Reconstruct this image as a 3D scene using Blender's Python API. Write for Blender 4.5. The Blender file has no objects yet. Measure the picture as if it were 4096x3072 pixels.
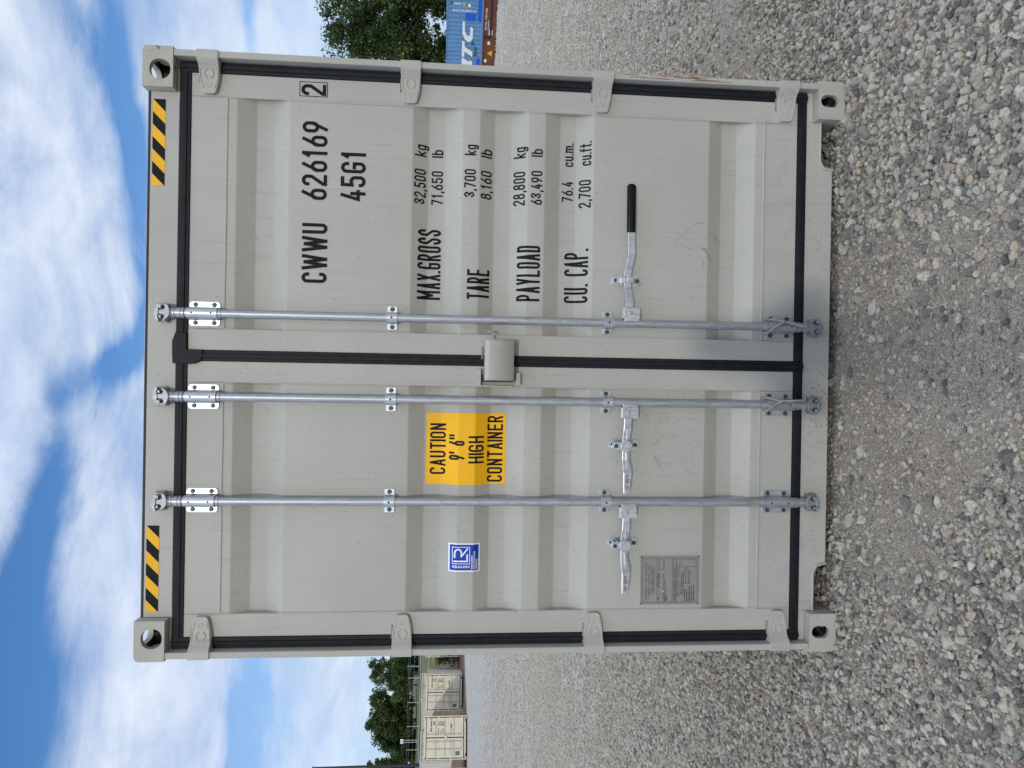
import bpy, bmesh, math, random
import numpy as np
from mathutils import Vector, Matrix
R = math.radians
random.seed(7)
rng = np.random.default_rng(11)
S = bpy.context.scene
COL = S.collection

# ---------------------------------------------------------------- camera
CAM = Vector((-0.0869, -3.086, 1.687))
yaw, pitch, roll = -0.00263, 0.08872, -0.01634
f = Vector((math.sin(yaw)*math.cos(pitch), math.cos(yaw)*math.cos(pitch), -math.sin(pitch)))
r = Vector((math.cos(yaw), -math.sin(yaw), 0))
d = f.cross(r)
rr = r*math.cos(roll) + d*math.sin(roll)
dd = -r*math.sin(roll) + d*math.cos(roll)
# the phone was held upright and the picture stored lying on its side
cd = bpy.data.cameras.new('camera'); cam = bpy.data.objects.new('camera', cd); COL.objects.link(cam)
M = Matrix.Identity(4)
for i in range(3):
    M[i][0] = dd[i]; M[i][1] = rr[i]; M[i][2] = -f[i]; M[i][3] = CAM[i]
cam.matrix_world = M
cd.sensor_width = 36; cd.lens = 36*3010/4096
cd.clip_start = 0.05; cd.clip_end = 3000
S.camera = cam

# ---------------------------------------------------------------- sun, world, exposure
SUN_EL, SUN_AZ = R(19.5), R(3.0)          # sun low behind the photographer, a little to the left
sd = bpy.data.lights.new('sun', 'SUN'); sd.energy = 2.0; sd.angle = R(2.6); sd.color = (1.0, 0.93, 0.83)
so = bpy.data.objects.new('sun', sd); COL.objects.link(so); so.location = (-3, -20, 12)
so.rotation_euler = Vector((math.sin(SUN_AZ)*math.cos(SUN_EL), math.cos(SUN_AZ)*math.cos(SUN_EL), -math.sin(SUN_EL))).to_track_quat('-Z', 'Y').to_euler()
S.view_settings.view_transform = 'Standard'; S.view_settings.look = 'None'
S.view_settings.exposure = -0.78; S.view_settings.gamma = 1; S.view_settings.use_curve_mapping = False

W = bpy.data.worlds.new('World'); S.world = W; W.use_nodes = True
nt = W.node_tree; nt.nodes.clear()
def N(t, **k):
    n = nt.nodes.new(t)
    for a, b in k.items(): setattr(n, a, b)
    return n
def lk(a, b): nt.links.new(a, b)
def mth(op, a, b=None, c=None, clamp=False):
    n = N('ShaderNodeMath', operation=op); n.use_clamp = clamp
    for i, v in enumerate((a, b, c)):
        if v is None: continue
        if isinstance(v, (int, float)): n.inputs[i].default_value = v
        else: lk(v, n.inputs[i])
    return n.outputs[0]
sky = N('ShaderNodeTexSky', sky_type='NISHITA'); sky.sun_disc = False
sky.sun_elevation = SUN_EL; sky.sun_rotation = R(180) + SUN_AZ
sky.air_density = 1.0; sky.dust_density = 0.4; sky.ozone_density = 2.0
tc = N('ShaderNodeTexCoord'); sp = N('ShaderNodeSeparateXYZ'); lk(tc.outputs['Generated'], sp.inputs[0])
X, Y, Z = sp.outputs
azd = mth('MULTIPLY', mth('ARCTAN2', X, Y), 57.296)
eld = mth('MULTIPLY', mth('ARCSINE', Z), 57.296)
cmb = N('ShaderNodeCombineXYZ'); lk(azd, cmb.inputs[0]); lk(mth('MULTIPLY', eld, 2.0), cmb.inputs[1])
def noise(scale, detail, rough, vec, dist=0.0, off=0.0):
    n = N('ShaderNodeTexNoise'); n.inputs['Scale'].default_value = scale; n.inputs['Detail'].default_value = detail
    n.inputs['Roughness'].default_value = rough; n.inputs['Distortion'].default_value = dist
    ad = N('ShaderNodeVectorMath', operation='ADD'); ad.inputs[1].default_value = (off, off*.7, off*1.3); lk(vec, ad.inputs[0])
    lk(ad.outputs[0], n.inputs['Vector']); return n.outputs[0]
wx = noise(0.05, 3, .6, cmb.outputs[0], 0, 31); wy = noise(0.05, 3, .6, cmb.outputs[0], 0, 77)
azw = mth('MULTIPLY_ADD', mth('SUBTRACT', wx, .5), 7.0, azd)
elw = mth('MULTIPLY_ADD', mth('SUBTRACT', wy, .5), 4.5, eld)
def strip(az0, el0, rot, sa, sb, amp):
    c, s = math.cos(R(rot)), math.sin(R(rot))
    da = mth('SUBTRACT', azw, az0); de = mth('SUBTRACT', elw, el0)
    u = mth('ADD', mth('MULTIPLY', da, c/sa), mth('MULTIPLY', de, s/sa))
    v = mth('ADD', mth('MULTIPLY', da, -s/sb), mth('MULTIPLY', de, c/sb))
    q = mth('ADD', mth('MULTIPLY', u, u), mth('MULTIPLY', v, v))
    return mth('MULTIPLY', mth('EXPONENT', mth('MULTIPLY', q, -1.0)), amp)
cmb2 = N('ShaderNodeCombineXYZ'); lk(azd, cmb2.inputs[0]); lk(mth('MULTIPLY', eld, 3.2), cmb2.inputs[1])
base_n = noise(0.050, 8, .66, cmb2.outputs[0], 0.5, 5)
cl = mth('MULTIPLY_ADD', mth('SUBTRACT', base_n, .5), 2.3, 0.76)
for a in (#az, el, rot, long, thick, amp   (negative opens a blue gap, positive thickens the cloud)
          (17, 21.3, 0, 11, 1.0, -1.3), (24, 23.2, 14, 5, 1.1, -.75), (4, 21.4, -20, 5, .9, -.8), (0, 24.0, -50, 5, 1.0, -.5),
          (-9, 26.2, -4, 9, 1.15, -1.0), (-21, 26.0, 8, 8, 2.3, -1.2), (-34, 28, 10, 12, 3.5, -1.1),
          (-25.5, 13.0, 0, 7.5, 1.7, -1.1), (25, 13.4, 0, 5, .8, -.8), (29, 19, 0, 9, 1.6, -.5), (-8, 20, 10, 4, 1.0, -.3)):
    cl = mth('ADD', cl, strip(*a))
mr = N('ShaderNodeMapRange', interpolation_type='SMOOTHSTEP'); mr.inputs[1].default_value = -0.25; mr.inputs[2].default_value = 1.0
lk(cl, mr.inputs[0]); mask = mr.outputs[0]
# thin veil towards the horizon
veil = N('ShaderNodeMapRange', interpolation_type='SMOOTHSTEP'); veil.inputs[1].default_value = 26; veil.inputs[2].default_value = -1
veil.inputs[3].default_value = 0.0; veil.inputs[4].default_value = .62; lk(eld, veil.inputs[0])
mask = mth('MAXIMUM', mask, veil.outputs[0])
mask = mth('MULTIPLY', mask, 0.93)
bl = N('ShaderNodeMix', data_type='RGBA', blend_type='MULTIPLY'); bl.inputs[0].default_value = 1.0
lk(sky.outputs[0], bl.inputs[6]); bl.inputs[7].default_value = (0.68, 1.10, 1.52, 1)
skb = N('ShaderNodeVectorMath', operation='SCALE'); lk(bl.outputs[2], skb.inputs[0]); skb.inputs[3].default_value = 1.12
shade = noise(0.11, 6, .6, cmb.outputs[0], .4, 51)
cr = N('ShaderNodeValToRGB'); lk(shade, cr.inputs[0])
cr.color_ramp.elements[0].position = .36; cr.color_ramp.elements[0].color = (6.6, 8.0, 10.6, 1)
cr.color_ramp.elements[1].position = .66; cr.color_ramp.elements[1].color = (10.6, 11.4, 12.7, 1)
# clouds overhead brightened, out of view, to add top light on the ribs
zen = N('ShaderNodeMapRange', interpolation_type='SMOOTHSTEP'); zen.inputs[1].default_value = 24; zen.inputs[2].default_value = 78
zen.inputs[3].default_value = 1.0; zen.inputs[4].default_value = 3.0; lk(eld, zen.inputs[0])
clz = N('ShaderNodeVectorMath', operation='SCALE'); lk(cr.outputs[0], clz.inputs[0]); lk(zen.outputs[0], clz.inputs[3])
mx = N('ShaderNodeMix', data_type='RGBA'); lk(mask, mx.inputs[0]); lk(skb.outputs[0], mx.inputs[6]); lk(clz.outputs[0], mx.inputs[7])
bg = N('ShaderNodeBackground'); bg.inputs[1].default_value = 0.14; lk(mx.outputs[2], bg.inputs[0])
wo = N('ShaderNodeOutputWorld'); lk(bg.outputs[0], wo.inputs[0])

S.render.engine = 'CYCLES'
S.cycles.max_bounces = 6; S.cycles.diffuse_bounces = 3; S.cycles.glossy_bounces = 3

# ---------------------------------------------------------------- helpers
def tag(o, label=None, cat=None, group=None, kind=None):
    if label: o['label'] = label
    if cat: o['category'] = cat
    if group: o['group'] = group
    if kind: o['kind'] = kind
    return o
def empty(name, label, cat, loc=(0, 0, 0), rz=0, group=None):
    o = bpy.data.objects.new(name, None); COL.objects.link(o); o.location = loc; o.rotation_euler = (0, 0, rz)
    return tag(o, label, cat, group)
def link(name, me, mats, parent=None):
    o = bpy.data.objects.new(name, me); COL.objects.link(o)
    for m in (mats if isinstance(mats, (list, tuple)) else [mats]): me.materials.append(m)
    if parent: o.parent = parent
    return o
class MB:
    def __init__(s): s.v = []; s.f = []; s.m = []
    def add(s, vs, fs, mi=0):
        n = len(s.v); s.v += [tuple(q) for q in vs]; s.f += [tuple(i+n for i in q) for q in fs]; s.m += [mi]*len(fs); return s
    def box(s, x0, x1, y0, y1, z0, z1, mi=0):
        v = [(x, y, z) for x in (x0, x1) for y in (y0, y1) for z in (z0, z1)]
        return s.add(v, [(0, 1, 3, 2), (4, 6, 7, 5), (0, 4, 5, 1), (2, 3, 7, 6), (0, 2, 6, 4), (1, 5, 7, 3)], mi)
    def cyl(s, p0, p1, r0, r1=None, n=16, caps=True, mi=0):
        r1 = r0 if r1 is None else r1
        p0 = Vector(p0); p1 = Vector(p1); a = (p1-p0).normalized()
        b = a.orthogonal().normalized(); c = a.cross(b)
        vs = []
        for p, q in ((p0, r0), (p1, r1)):
            for i in range(n):
                t = 2*math.pi*i/n; vs.append(p + b*q*math.cos(t) + c*q*math.sin(t))
        fs = [(i, (i+1) % n, n+(i+1) % n, n+i) for i in range(n)]
        if caps: fs += [tuple(range(n-1, -1, -1)), tuple(range(n, 2*n))]
        return s.add(vs, fs, mi)
    def tube(s, pts, rad, n=8, mi=0):
        pts = [Vector(p) for p in pts]; rings = []; prev = None
        for i, p in enumerate(pts):
            a = (pts[min(i+1, len(pts)-1)] - pts[max(i-1, 0)]).normalized()
            b = a.orthogonal().normalized() if prev is None else (prev - a*prev.dot(a)).normalized()
            prev = b; c = a.cross(b); q = rad[i] if hasattr(rad, '__len__') else rad
            rings.append([p + b*q*math.cos(2*math.pi*k/n) + c*q*math.sin(2*math.pi*k/n) for k in range(n)])
        vs = [v for g in rings for v in g]; fs = []
        for i in range(len(rings)-1):
            for k in range(n): fs.append((i*n+k, i*n+(k+1) % n, (i+1)*n+(k+1) % n, (i+1)*n+k))
        fs += [tuple(range(n-1, -1, -1)), tuple((len(rings)-1)*n+k for k in range(n))]
        return s.add(vs, fs, mi)
    def prism(s, pts, y0, y1, mi=0):           # outline in x,z extruded along y (y0 = front)
        n = len(pts); vs = [(x, y0, z) for x, z in pts] + [(x, y1, z) for x, z in pts]
        ar = sum(pts[i][0]*pts[(i+1) % n][1] - pts[(i+1) % n][0]*pts[i][1] for i in range(n))
        fr = tuple(range(n)); bk = tuple(range(2*n-1, n-1, -1))
        sd_ = [(i, n+i, n+(i+1) % n, (i+1) % n) for i in range(n)]
        if ar < 0: fr = fr[::-1]; bk = bk[::-1]; sd_ = [q[::-1] for q in sd_]
        return s.add(vs, [fr, bk]+sd_, mi)
    def lathe(s, c, prof, n=20, mi=0):         # profile of (radius, z) about the vertical through c
        vs = [(c[0]+q*math.cos(2*math.pi*k/n), c[1]+q*math.sin(2*math.pi*k/n), z) for q, z in prof for k in range(n)]
        fs = [(i*n+k, i*n+(k+1) % n, (i+1)*n+(k+1) % n, (i+1)*n+k) for i in range(len(prof)-1) for k in range(n)]
        fs += [tuple(range(n-1, -1, -1)), tuple((len(prof)-1)*n+k for k in range(n))]
        return s.add(vs, fs, mi)
    def build(s, name, mats, parent=None, bevel=0, smooth=False, seg=2):
        me = bpy.data.meshes.new(name); me.from_pydata(s.v, [], s.f)
        bm = bmesh.new(); bm.from_mesh(me); bmesh.ops.recalc_face_normals(bm, faces=bm.faces)
        bm.faces.ensure_lookup_table()
        bm.to_mesh(me); bm.free()
        me.polygons.foreach_set('material_index', s.m)
        if smooth: me.shade_smooth(); me.set_sharp_from_angle(angle=R(38))
        o = link(name, me, mats, parent)
        if bevel:
            b = o.modifiers.new('bevel', 'BEVEL'); b.width = bevel; b.segments = seg; b.limit_method = 'ANGLE'; b.angle_limit = R(40)
            b.harden_normals = False
        return o

# materials ------------------------------------------------------
def newmat(name):
    m = bpy.data.materials.new(name); m.use_nodes = True; t = m.node_tree; b = t.nodes['Principled BSDF']
    return m, t, b
def nz(t, scale, detail=3, rough=.6, vec=None, dist=0):
    n = t.nodes.new('ShaderNodeTexNoise'); n.inputs['Scale'].default_value = scale; n.inputs['Detail'].default_value = detail
    n.inputs['Roughness'].default_value = rough; n.inputs['Distortion'].default_value = dist
    if vec: t.links.new(vec, n.inputs['Vector'])
    return n.outputs[0]
def ramp(t, fac, *st):
    n = t.nodes.new('ShaderNodeValToRGB'); e = n.color_ramp.elements
    while len(e) < len(st): e.new(.5)
    for k, (p, c) in enumerate(st):
        e[k].position = p; e[k].color = (*c, 1) if len(c) == 3 else c
    t.links.new(fac, n.inputs[0]); return n.outputs[0]
def mixc(t, fac, a, b, mode='MIX'):
    n = t.nodes.new('ShaderNodeMix'); n.data_type = 'RGBA'; n.blend_type = mode
    for s_, v in ((0, fac), (6, a), (7, b)):
        if isinstance(v, (int, float)): n.inputs[s_].default_value = v
        elif isinstance(v, tuple): n.inputs[s_].default_value = (*v, 1)
        else: t.links.new(v, n.inputs[s_])
    return n.outputs[2]
def mm(t, op, a, b, clamp=False):
    n = t.nodes.new('ShaderNodeMath'); n.operation = op; n.use_clamp = clamp
    for i, v in enumerate((a, b)):
        if isinstance(v, (int, float)): n.inputs[i].default_value = v
        else: t.links.new(v, n.inputs[i])
    return n.outputs[0]
def mrange(t, v, a, b, c=0, d_=1):
    n = t.nodes.new('ShaderNodeMapRange'); n.interpolation_type = 'SMOOTHSTEP'
    for i, q in enumerate((a, b, c, d_)): n.inputs[i+1].default_value = q
    t.links.new(v, n.inputs[0]); return n.outputs[0]
def bump(t, b, h, strength, dist):
    n = t.nodes.new('ShaderNodeBump'); n.inputs['Strength'].default_value = strength; n.inputs['Distance'].default_value = dist
    t.links.new(h, n.inputs['Height']); t.links.new(n.outputs[0], b.inputs['Normal'])
def simple(name, col, rough=.6, metal=0, var=.12, vs=12, bmp=0, bs=300, spec=.5):
    m, t, b = newmat(name)
    tc_ = t.nodes.new('ShaderNodeTexCoord').outputs['Object']
    n = nz(t, vs, 4, .6, tc_)
    c = ramp(t, n, (.25, tuple(q*(1-var) for q in col)), (.75, tuple(q*(1+var) for q in col)))
    t.links.new(c, b.inputs['Base Color']); b.inputs['Roughness'].default_value = rough; b.inputs['Metallic'].default_value = metal
    b.inputs['Specular IOR Level'].default_value = spec
    if bmp: bump(t, b, nz(t, bs, 3, .6, tc_), bmp, .002)
    return m
def paint(name, col, rust=True, dirt=1.0):
    m, t, b = newmat(name)
    tcn = t.nodes.new('ShaderNodeTexCoord').outputs['Object']
    sep = t.nodes.new('ShaderNodeSeparateXYZ'); t.links.new(tcn, sep.inputs[0]); x_, y_, z_ = sep.outputs
    n1 = nz(t, 1.6, 5, .6, tcn)
    c = ramp(t, n1, (.28, tuple(q*v for q, v in zip(col, (.91, .92, .91)))), (.72, tuple(q*1.06 for q in col)))
    # fine vertical rain streaks
    mp = t.nodes.new('ShaderNodeMapping'); mp.inputs['Scale'].default_value = (60, 60, 2.2); t.links.new(tcn, mp.inputs[0])
    st = nz(t, 1.0, 4, .7, mp.outputs[0])
    c = mixc(t, mm(t, 'MULTIPLY', mrange(t, st, .52, .78), .42*dirt), c, tuple(q*.62 for q in col))
    # dark specks
    vo = t.nodes.new('ShaderNodeTexVoronoi'); vo.inputs['Scale'].default_value = 62; t.links.new(tcn, vo.inputs['Vector'])
    sel = t.nodes.new('ShaderNodeSeparateColor'); t.links.new(vo.outputs['Color'], sel.inputs[0])
    spk = mm(t, 'MULTIPLY', mm(t, 'LESS_THAN', vo.outputs['Distance'], .13), mm(t, 'GREATER_THAN', sel.outputs[0], .80))
    c = mixc(t, mm(t, 'MULTIPLY', spk, .8*dirt), c, (.10, .10, .09))
    # splashed dirt low down
    low = mrange(t, z_, .75, .0)
    vo2 = t.nodes.new('ShaderNodeTexVoronoi'); vo2.inputs['Scale'].default_value = 120; t.links.new(tcn, vo2.inputs['Vector'])
    sel2 = t.nodes.new('ShaderNodeSeparateColor'); t.links.new(vo2.outputs['Color'], sel2.inputs[0])
    sp2 = mm(t, 'MULTIPLY', mm(t, 'LESS_THAN', vo2.outputs['Distance'], .24), mm(t, 'GREATER_THAN', sel2.outputs[1], .72))
    side = nz(t, 3.1, 3, .6, tcn)
    sp2 = mm(t, 'MULTIPLY', mm(t, 'MULTIPLY', sp2, low), mrange(t, side, .38, .62))
    c = mixc(t, mm(t, 'MULTIPLY', sp2, .8*dirt), c, (.11, .095, .075))
    c = mixc(t, mm(t, 'MULTIPLY', mm(t, 'MULTIPLY', low, mrange(t, nz(t, 7, 5, .7, tcn), .4, .75)), .22*dirt), c, (.22, .19, .15))
    if rust:
        cx = mm(t, 'ABSOLUTE', mm(t, 'ADD', x_, .17), 0)
        reg = mm(t, 'MULTIPLY', mrange(t, cx, .26, .02), mrange(t, z_, .22, .10))
        vo3 = t.nodes.new('ShaderNodeTexVoronoi'); vo3.inputs['Scale'].default_value = 85; t.links.new(tcn, vo3.inputs['Vector'])
        sel3 = t.nodes.new('ShaderNodeSeparateColor'); t.links.new(vo3.outputs['Color'], sel3.inputs[0])
        rs = mm(t, 'MULTIPLY', mm(t, 'LESS_THAN', vo3.outputs['Distance'], .36), mm(t, 'GREATER_THAN', sel3.outputs[2], .55))
        c = mixc(t, mm(t, 'MULTIPLY', mm(t, 'MULTIPLY', rs, reg), .8), c, (.26, .13, .05))
    t.links.new(c, b.inputs['Base Color'])
    b.inputs['Roughness'].default_value = .5; b.inputs['Specular IOR Level'].default_value = .3
    bump(t, b, nz(t, 260, 3, .6, tcn), .10, .0015)
    return m
PAINT = paint('container_paint', (.416, .405, .362))
def casting_mat():
    m, t, b = newmat('casting_paint'); tcn = t.nodes.new('ShaderNodeTexCoord').outputs['Object']
    n = nz(t, 9, 6, .7, tcn)
    c = ramp(t, n, (.25, (.355, .34, .29)), (.7, (.435, .415, .36)))
    ge = t.nodes.new('ShaderNodeNewGeometry')
    pt = mm(t, 'ADD', ge.outputs['Pointiness'], 0)
    e = mm(t, 'MULTIPLY', mrange(t, pt, .505, .56), mrange(t, nz(t, 22, 5, .75, tcn), .55, .64))
    c = mixc(t, e, c, (.20, .075, .03))
    c = mixc(t, mm(t, 'MULTIPLY', mrange(t, nz(t, 45, 6, .8, tcn), .58, .72), .6), c, (.16, .13, .10))
    t.links.new(c, b.inputs['Base Color']); b.inputs['Roughness'].default_value = .6
    bump(t, b, nz(t, 120, 4, .7, tcn), .3, .003)
    return m
CAST = casting_mat()
RUBBER = simple('rubber', (.012, .013, .017), .55, 0, .35, 18, .25, 150, .18)
def galv(name, base=.50, rough=.34):
    m, t, b = newmat(name); tcn = t.nodes.new('ShaderNodeTexCoord').outputs['Object']
    mp = t.nodes.new('ShaderNodeMapping'); mp.inputs['Rotation'].default_value = (0, .5, 0); mp.inputs['Scale'].default_value = (90, 90, 22); t.links.new(tcn, mp.inputs[0])
    n = nz(t, 1, 5, .7, mp.outputs[0])
    c = ramp(t, n, (.3, (base*.80, base*.85, base*.93)), (.7, (base*1.18, base*1.2, base*1.24)))
    c = mixc(t, mm(t, 'MULTIPLY', mrange(t, nz(t, 34, 5, .75, tcn), .6, .75), .5), c, (base*.5, base*.52, base*.55))
    t.links.new(c, b.inputs['Base Color']); b.inputs['Metallic'].default_value = .68
    t.links.new(mrange(t, n, .2, .8, rough-.06, rough+.16), b.inputs['Roughness'])
    bump(t, b, n, .03, .001); return m
GALV = galv('galvanised_steel', .42, .38); GALV2 = galv('bright_zinc', .55, .32); CASTG = galv('forged_galvanised', .30, .45)
TEAL = simple('teal_bolt', (.018, .085, .08), .45, .3)
BLACK = simple('black_print', (.010, .010, .013), .6, 0, .3, 60, 0, 300, .12)
GRIP = simple('black_grip', (.006, .006, .008), .4, 0, .2, 12, 0, 300, .2)
YEL = simple('yellow_vinyl', (.88, .46, .010), .45, 0, .05, 5, 0, 300, .25)
YELS = simple('yellow_stripe', (.85, .46, .03), .6, 0, .08, 14, 0, 300, .15)
WHITE = simple('white_print', (.82, .82, .82), .4, 0, .04)
BLUE = simple('blue_vinyl', (.006, .05, .40), .4, 0, .06, 12, 0, 300, .25)
PLATE = simple('plate_metal', (.30, .275, .26), .5, .35, .08, 20)
ETCH = simple('plate_etching', (.06, .052, .05), .6)
SEAL = simple('brown_sealant', (.25, .20, .13), .6, 0, .3, 40)
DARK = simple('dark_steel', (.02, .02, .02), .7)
HOLE = simple('bolt_hole', (.004, .004, .004), .8)
SCUFF = simple('scuff', (.25, .235, .205), .8, 0, .2, 50)
LSCR = simple('light_scratch', (.50, .49, .46), .6)
ROPE = simple('steel_rope', (.34, .31, .28), .45, .35, .3, 40)

# ---------------------------------------------------------------- stroke lettering
def arc(cx, cy, rx, ry, a0, a1, n=7):
    return [(cx+rx*math.cos(R(a0+(a1-a0)*i/n)), cy+ry*math.sin(R(a0+(a1-a0)*i/n))) for i in range(n+1)]
def stadium(x0, x1, y0, y1, q=None):
    q = (x1-x0)/2 if q is None else q; q = min(q, (y1-y0)/2, (x1-x0)/2)
    return arc(x1-q, y1-q, q, q, 0, 90)+arc(x0+q, y1-q, q, q, 90, 180)+arc(x0+q, y0+q, q, q, 180, 270)+arc(x1-q, y0+q, q, q, 270, 360)
def glyph(ch, w, h):
    q = min(w/2, h/2.3); L = []; C = []
    if ch in '0O': C.append(stadium(0, w, 0, h, q))
    elif ch == 'Q': C.append(stadium(0, w, 0, h, q)); L.append([(w*.6, h*.2), (w, 0)])
    elif ch == '1': L += [[(w*.15, h*.80), (w*.62, h), (w*.62, 0)]]
    elif ch == '2': L.append([(0, h-q*1.05)]+arc(w/2, h-q, q, q, 180, 0, 8)+[(w*.97, h*.62), (w*.02, h*.10), (0, 0), (w, 0)])
    elif ch == '3':
        s_ = min(w/2, h/4); L.append([(0, h-s_)]+arc(w/2, h-s_, w/2, s_, 180, -90, 10)+[(w*.4, h-2*s_)]); L.append(arc(w/2, h/2-s_, w/2, s_, 90, -180, 10))
    elif ch == '4': L += [[(w*.55, h), (0, h*.26), (w, h*.26)], [(w*.74, h*.55), (w*.74, 0)]]
    elif ch == '5': L.append([(w*.92, h), (w*.08, h), (w*.04, h*.56)]+arc(w/2, h*.60-q, w/2, q, 120, 0, 6)+arc(w/2, q, w/2, q, 0, -175, 8))
    elif ch == '6': C.append(stadium(0, w, 0, h*.60, q)); L.append([(w*.78, h), (w*.03, h*.40)])
    elif ch == '9': C.append(stadium(0, w, h*.40, h, q)); L.append([(w*.22, 0), (w*.97, h*.60)])
    elif ch == '7': L.append([(0, h), (w, h), (w*.32, 0)])
    elif ch == '8': C += [stadium(0, w, 0, h*.54, q), stadium(w*.06, w*.94, h*.54, h, q)]
    elif ch == 'A': L += [[(0, 0), (w/2, h), (w, 0)], [(w*.17, h*.27), (w*.83, h*.27)]]
    elif ch == 'B': L += [[(0, 0), (0, h), (w*.5, h)]+arc(w*.5, h*.77, w*.45, h*.23, 90, -90, 7)+[(0, h*.54)], [(w*.5, h*.54)]+arc(w*.5, h*.27, w*.5, h*.27, 90, -90, 7)+[(0, 0)]]
    elif ch in 'CG':
        p = [(w, h-q*1.2)]+arc(w/2, h-q, q, q, 0, 180, 8)+arc(w/2, q, q, q, 180, 360, 8)
        L.append(p+([(w, q*1.2)] if ch == 'C' else [(w, h*.46), (w*.5, h*.46)]))
    elif ch == 'D': C.append([(0, 0), (0, h)]+[(w-q, h)]+arc(w-q, h-q, q, q, 90, 0)+arc(w-q, q, q, q, 0, -90))
    elif ch in 'EF':
        L += [[(w, h), (0, h), (0, 0)]+([(w, 0)] if ch == 'E' else []), [(0, h*.52), (w*.88, h*.52)]]
    elif ch == 'H': L += [[(0, 0), (0, h)], [(w, 0), (w, h)], [(0, h*.5), (w, h*.5)]]
    elif ch in 'Il|': L.append([(w*.5, 0), (w*.5, h)])
    elif ch == 'J': L.append([(w, h), (w, q)]+arc(w/2, q, q, q, 0, -180, 8))
    elif ch == 'K': L += [[(0, 0), (0, h)], [(w, h), (0, h*.4)], [(w*.3, h*.55), (w, 0)]]
    elif ch == 'L': L.append([(0, h), (0, 0), (w, 0)])
    elif ch == 'M': L.append([(0, 0), (0, h), (w/2, h*.35), (w, h), (w, 0)])
    elif ch == 'N': L.append([(0, 0), (0, h), (w, 0), (w, h)])
    elif ch in 'PR':
        L.append([(0, 0), (0, h), (w*.5, h)]+arc(w*.5, h*.75, w*.5, h*.25, 90, -90, 7)+[(0, h*.5)])
        if ch == 'R': L.append([(w*.5, h*.5), (w, 0)])
    elif ch == 'S':
        s_ = h/4; L.append([(w, h-s_)]+arc(w/2, h-s_, w/2, s_, 0, 180, 8)+[(w*.06, h*.62), (w*.94, h*.38)]+arc(w/2, s_, w/2, s_, 0, -180, 8))
    elif ch == 'T': L += [[(0, h), (w, h)], [(w/2, h), (w/2, 0)]]
    elif ch == 'U': L.append([(0, h)]+arc(w/2, q, q, q, 180, 360, 9)+[(w, h)])
    elif ch == 'V': L.append([(0, h), (w/2, 0), (w, h)])
    elif ch == 'W': L.append([(0, h), (w*.25, 0), (w*.5, h*.92), (w*.75, 0), (w, h)])
    elif ch == 'X': L += [[(0, 0), (w, h)], [(0, h), (w, 0)]]
    elif ch == 'Y': L += [[(0, h), (w/2, h*.42), (w, h)], [(w/2, h*.42), (w/2, 0)]]
    elif ch == 'Z': L.append([(0, h), (w, h), (0, 0), (w, 0)])
    elif ch == '/': L.append([(0, 0), (w, h)])
    elif ch == '-': L.append([(0, h*.45), (w, h*.45)])
    elif ch == '.': L.append([(w*.4, 0), (w*.6, 0)])
    elif ch == ',': L.append([(w*.6, h*.04), (w*.35, -h*.16)])
    elif ch == "'": L.append([(w*.6, h), (w*.6, h*.88), (w*.35, h*.76)])
    elif ch == 'k': L += [[(0, 0), (0, h)], [(w, h*.66), (0, h*.26)], [(w*.35, h*.4), (w, 0)]]
    elif ch == 'g': C.append(stadium(0, w, 0, h*.68, q)); L.append([(w, h*.68), (w, -h*.12)]+arc(w/2, -h*.12, w/2, h*.16, 0, -160, 6))
    elif ch == 'b': C.append(stadium(0, w, 0, h*.68, q)); L.append([(0, 0), (0, h)])
    elif ch == 'c': L.append([(w, h*.5)]+arc(w/2, h*.68-q*.9, w/2, q*.9, 0, 180, 7)+arc(w/2, q*.9, w/2, q*.9, 180, 350, 7))
    elif ch == 'u': L.append([(0, h*.68)]+arc(w/2, q*.9, w/2, q*.9, 180, 360, 7)+[(w, h*.68), (w, 0)])
    elif ch == 'n': L.append([(0, 0), (0, h*.68)]); L.append([(0, h*.45)]+arc(w/2, h*.68-q*.8, w/2, q*.8, 180, 0, 7)+[(w, 0)])
    elif ch == 'e': L.append([(0, h*.34), (w, h*.34)]+arc(w/2, h*.68-q*.9, w/2, q*.9, 0, 180, 7)+arc(w/2, q*.9, w/2, q*.9, 180, 340, 7))
    elif ch == 'a': C.append(stadium(0, w, 0, h*.68, q)); L.append([(w, h*.68), (w, 0)])
    elif ch == 'm': L += [[(0, 0), (0, h*.68)], [(0, h*.5)]+arc(w*.25, h*.68-w*.25, w*.25, w*.25, 180, 0, 5)+[(w*.5, 0)], [(w*.5, h*.5)]+arc(w*.75, h*.68-w*.25, w*.25, w*.25, 180, 0, 5)+[(w, 0)]]
    elif ch == 'f': L += [[(w*.4, 0), (w*.4, h*.8)]+arc(w*.9, h*.8, w*.5, h*.2, 180, 90, 4), [(0, h*.66), (w, h*.66)]]
    elif ch == 't': L += [[(w*.4, h*.95), (w*.4, h*.12)]+arc(w*.85, h*.15, w*.45, h*.15, 180, 270, 4), [(0, h*.66), (w, h*.66)]]
    return L, C
WID = {'1': .75, 'I': .12, 'l': .25, '.': .25, ',': .3, "'": .35, ' ': .75, 'W': 1.5, 'M': 1.35, 'm': 1.5, 'T': 1.0, 'f': .75, 't': .75, '-': .6}
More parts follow.
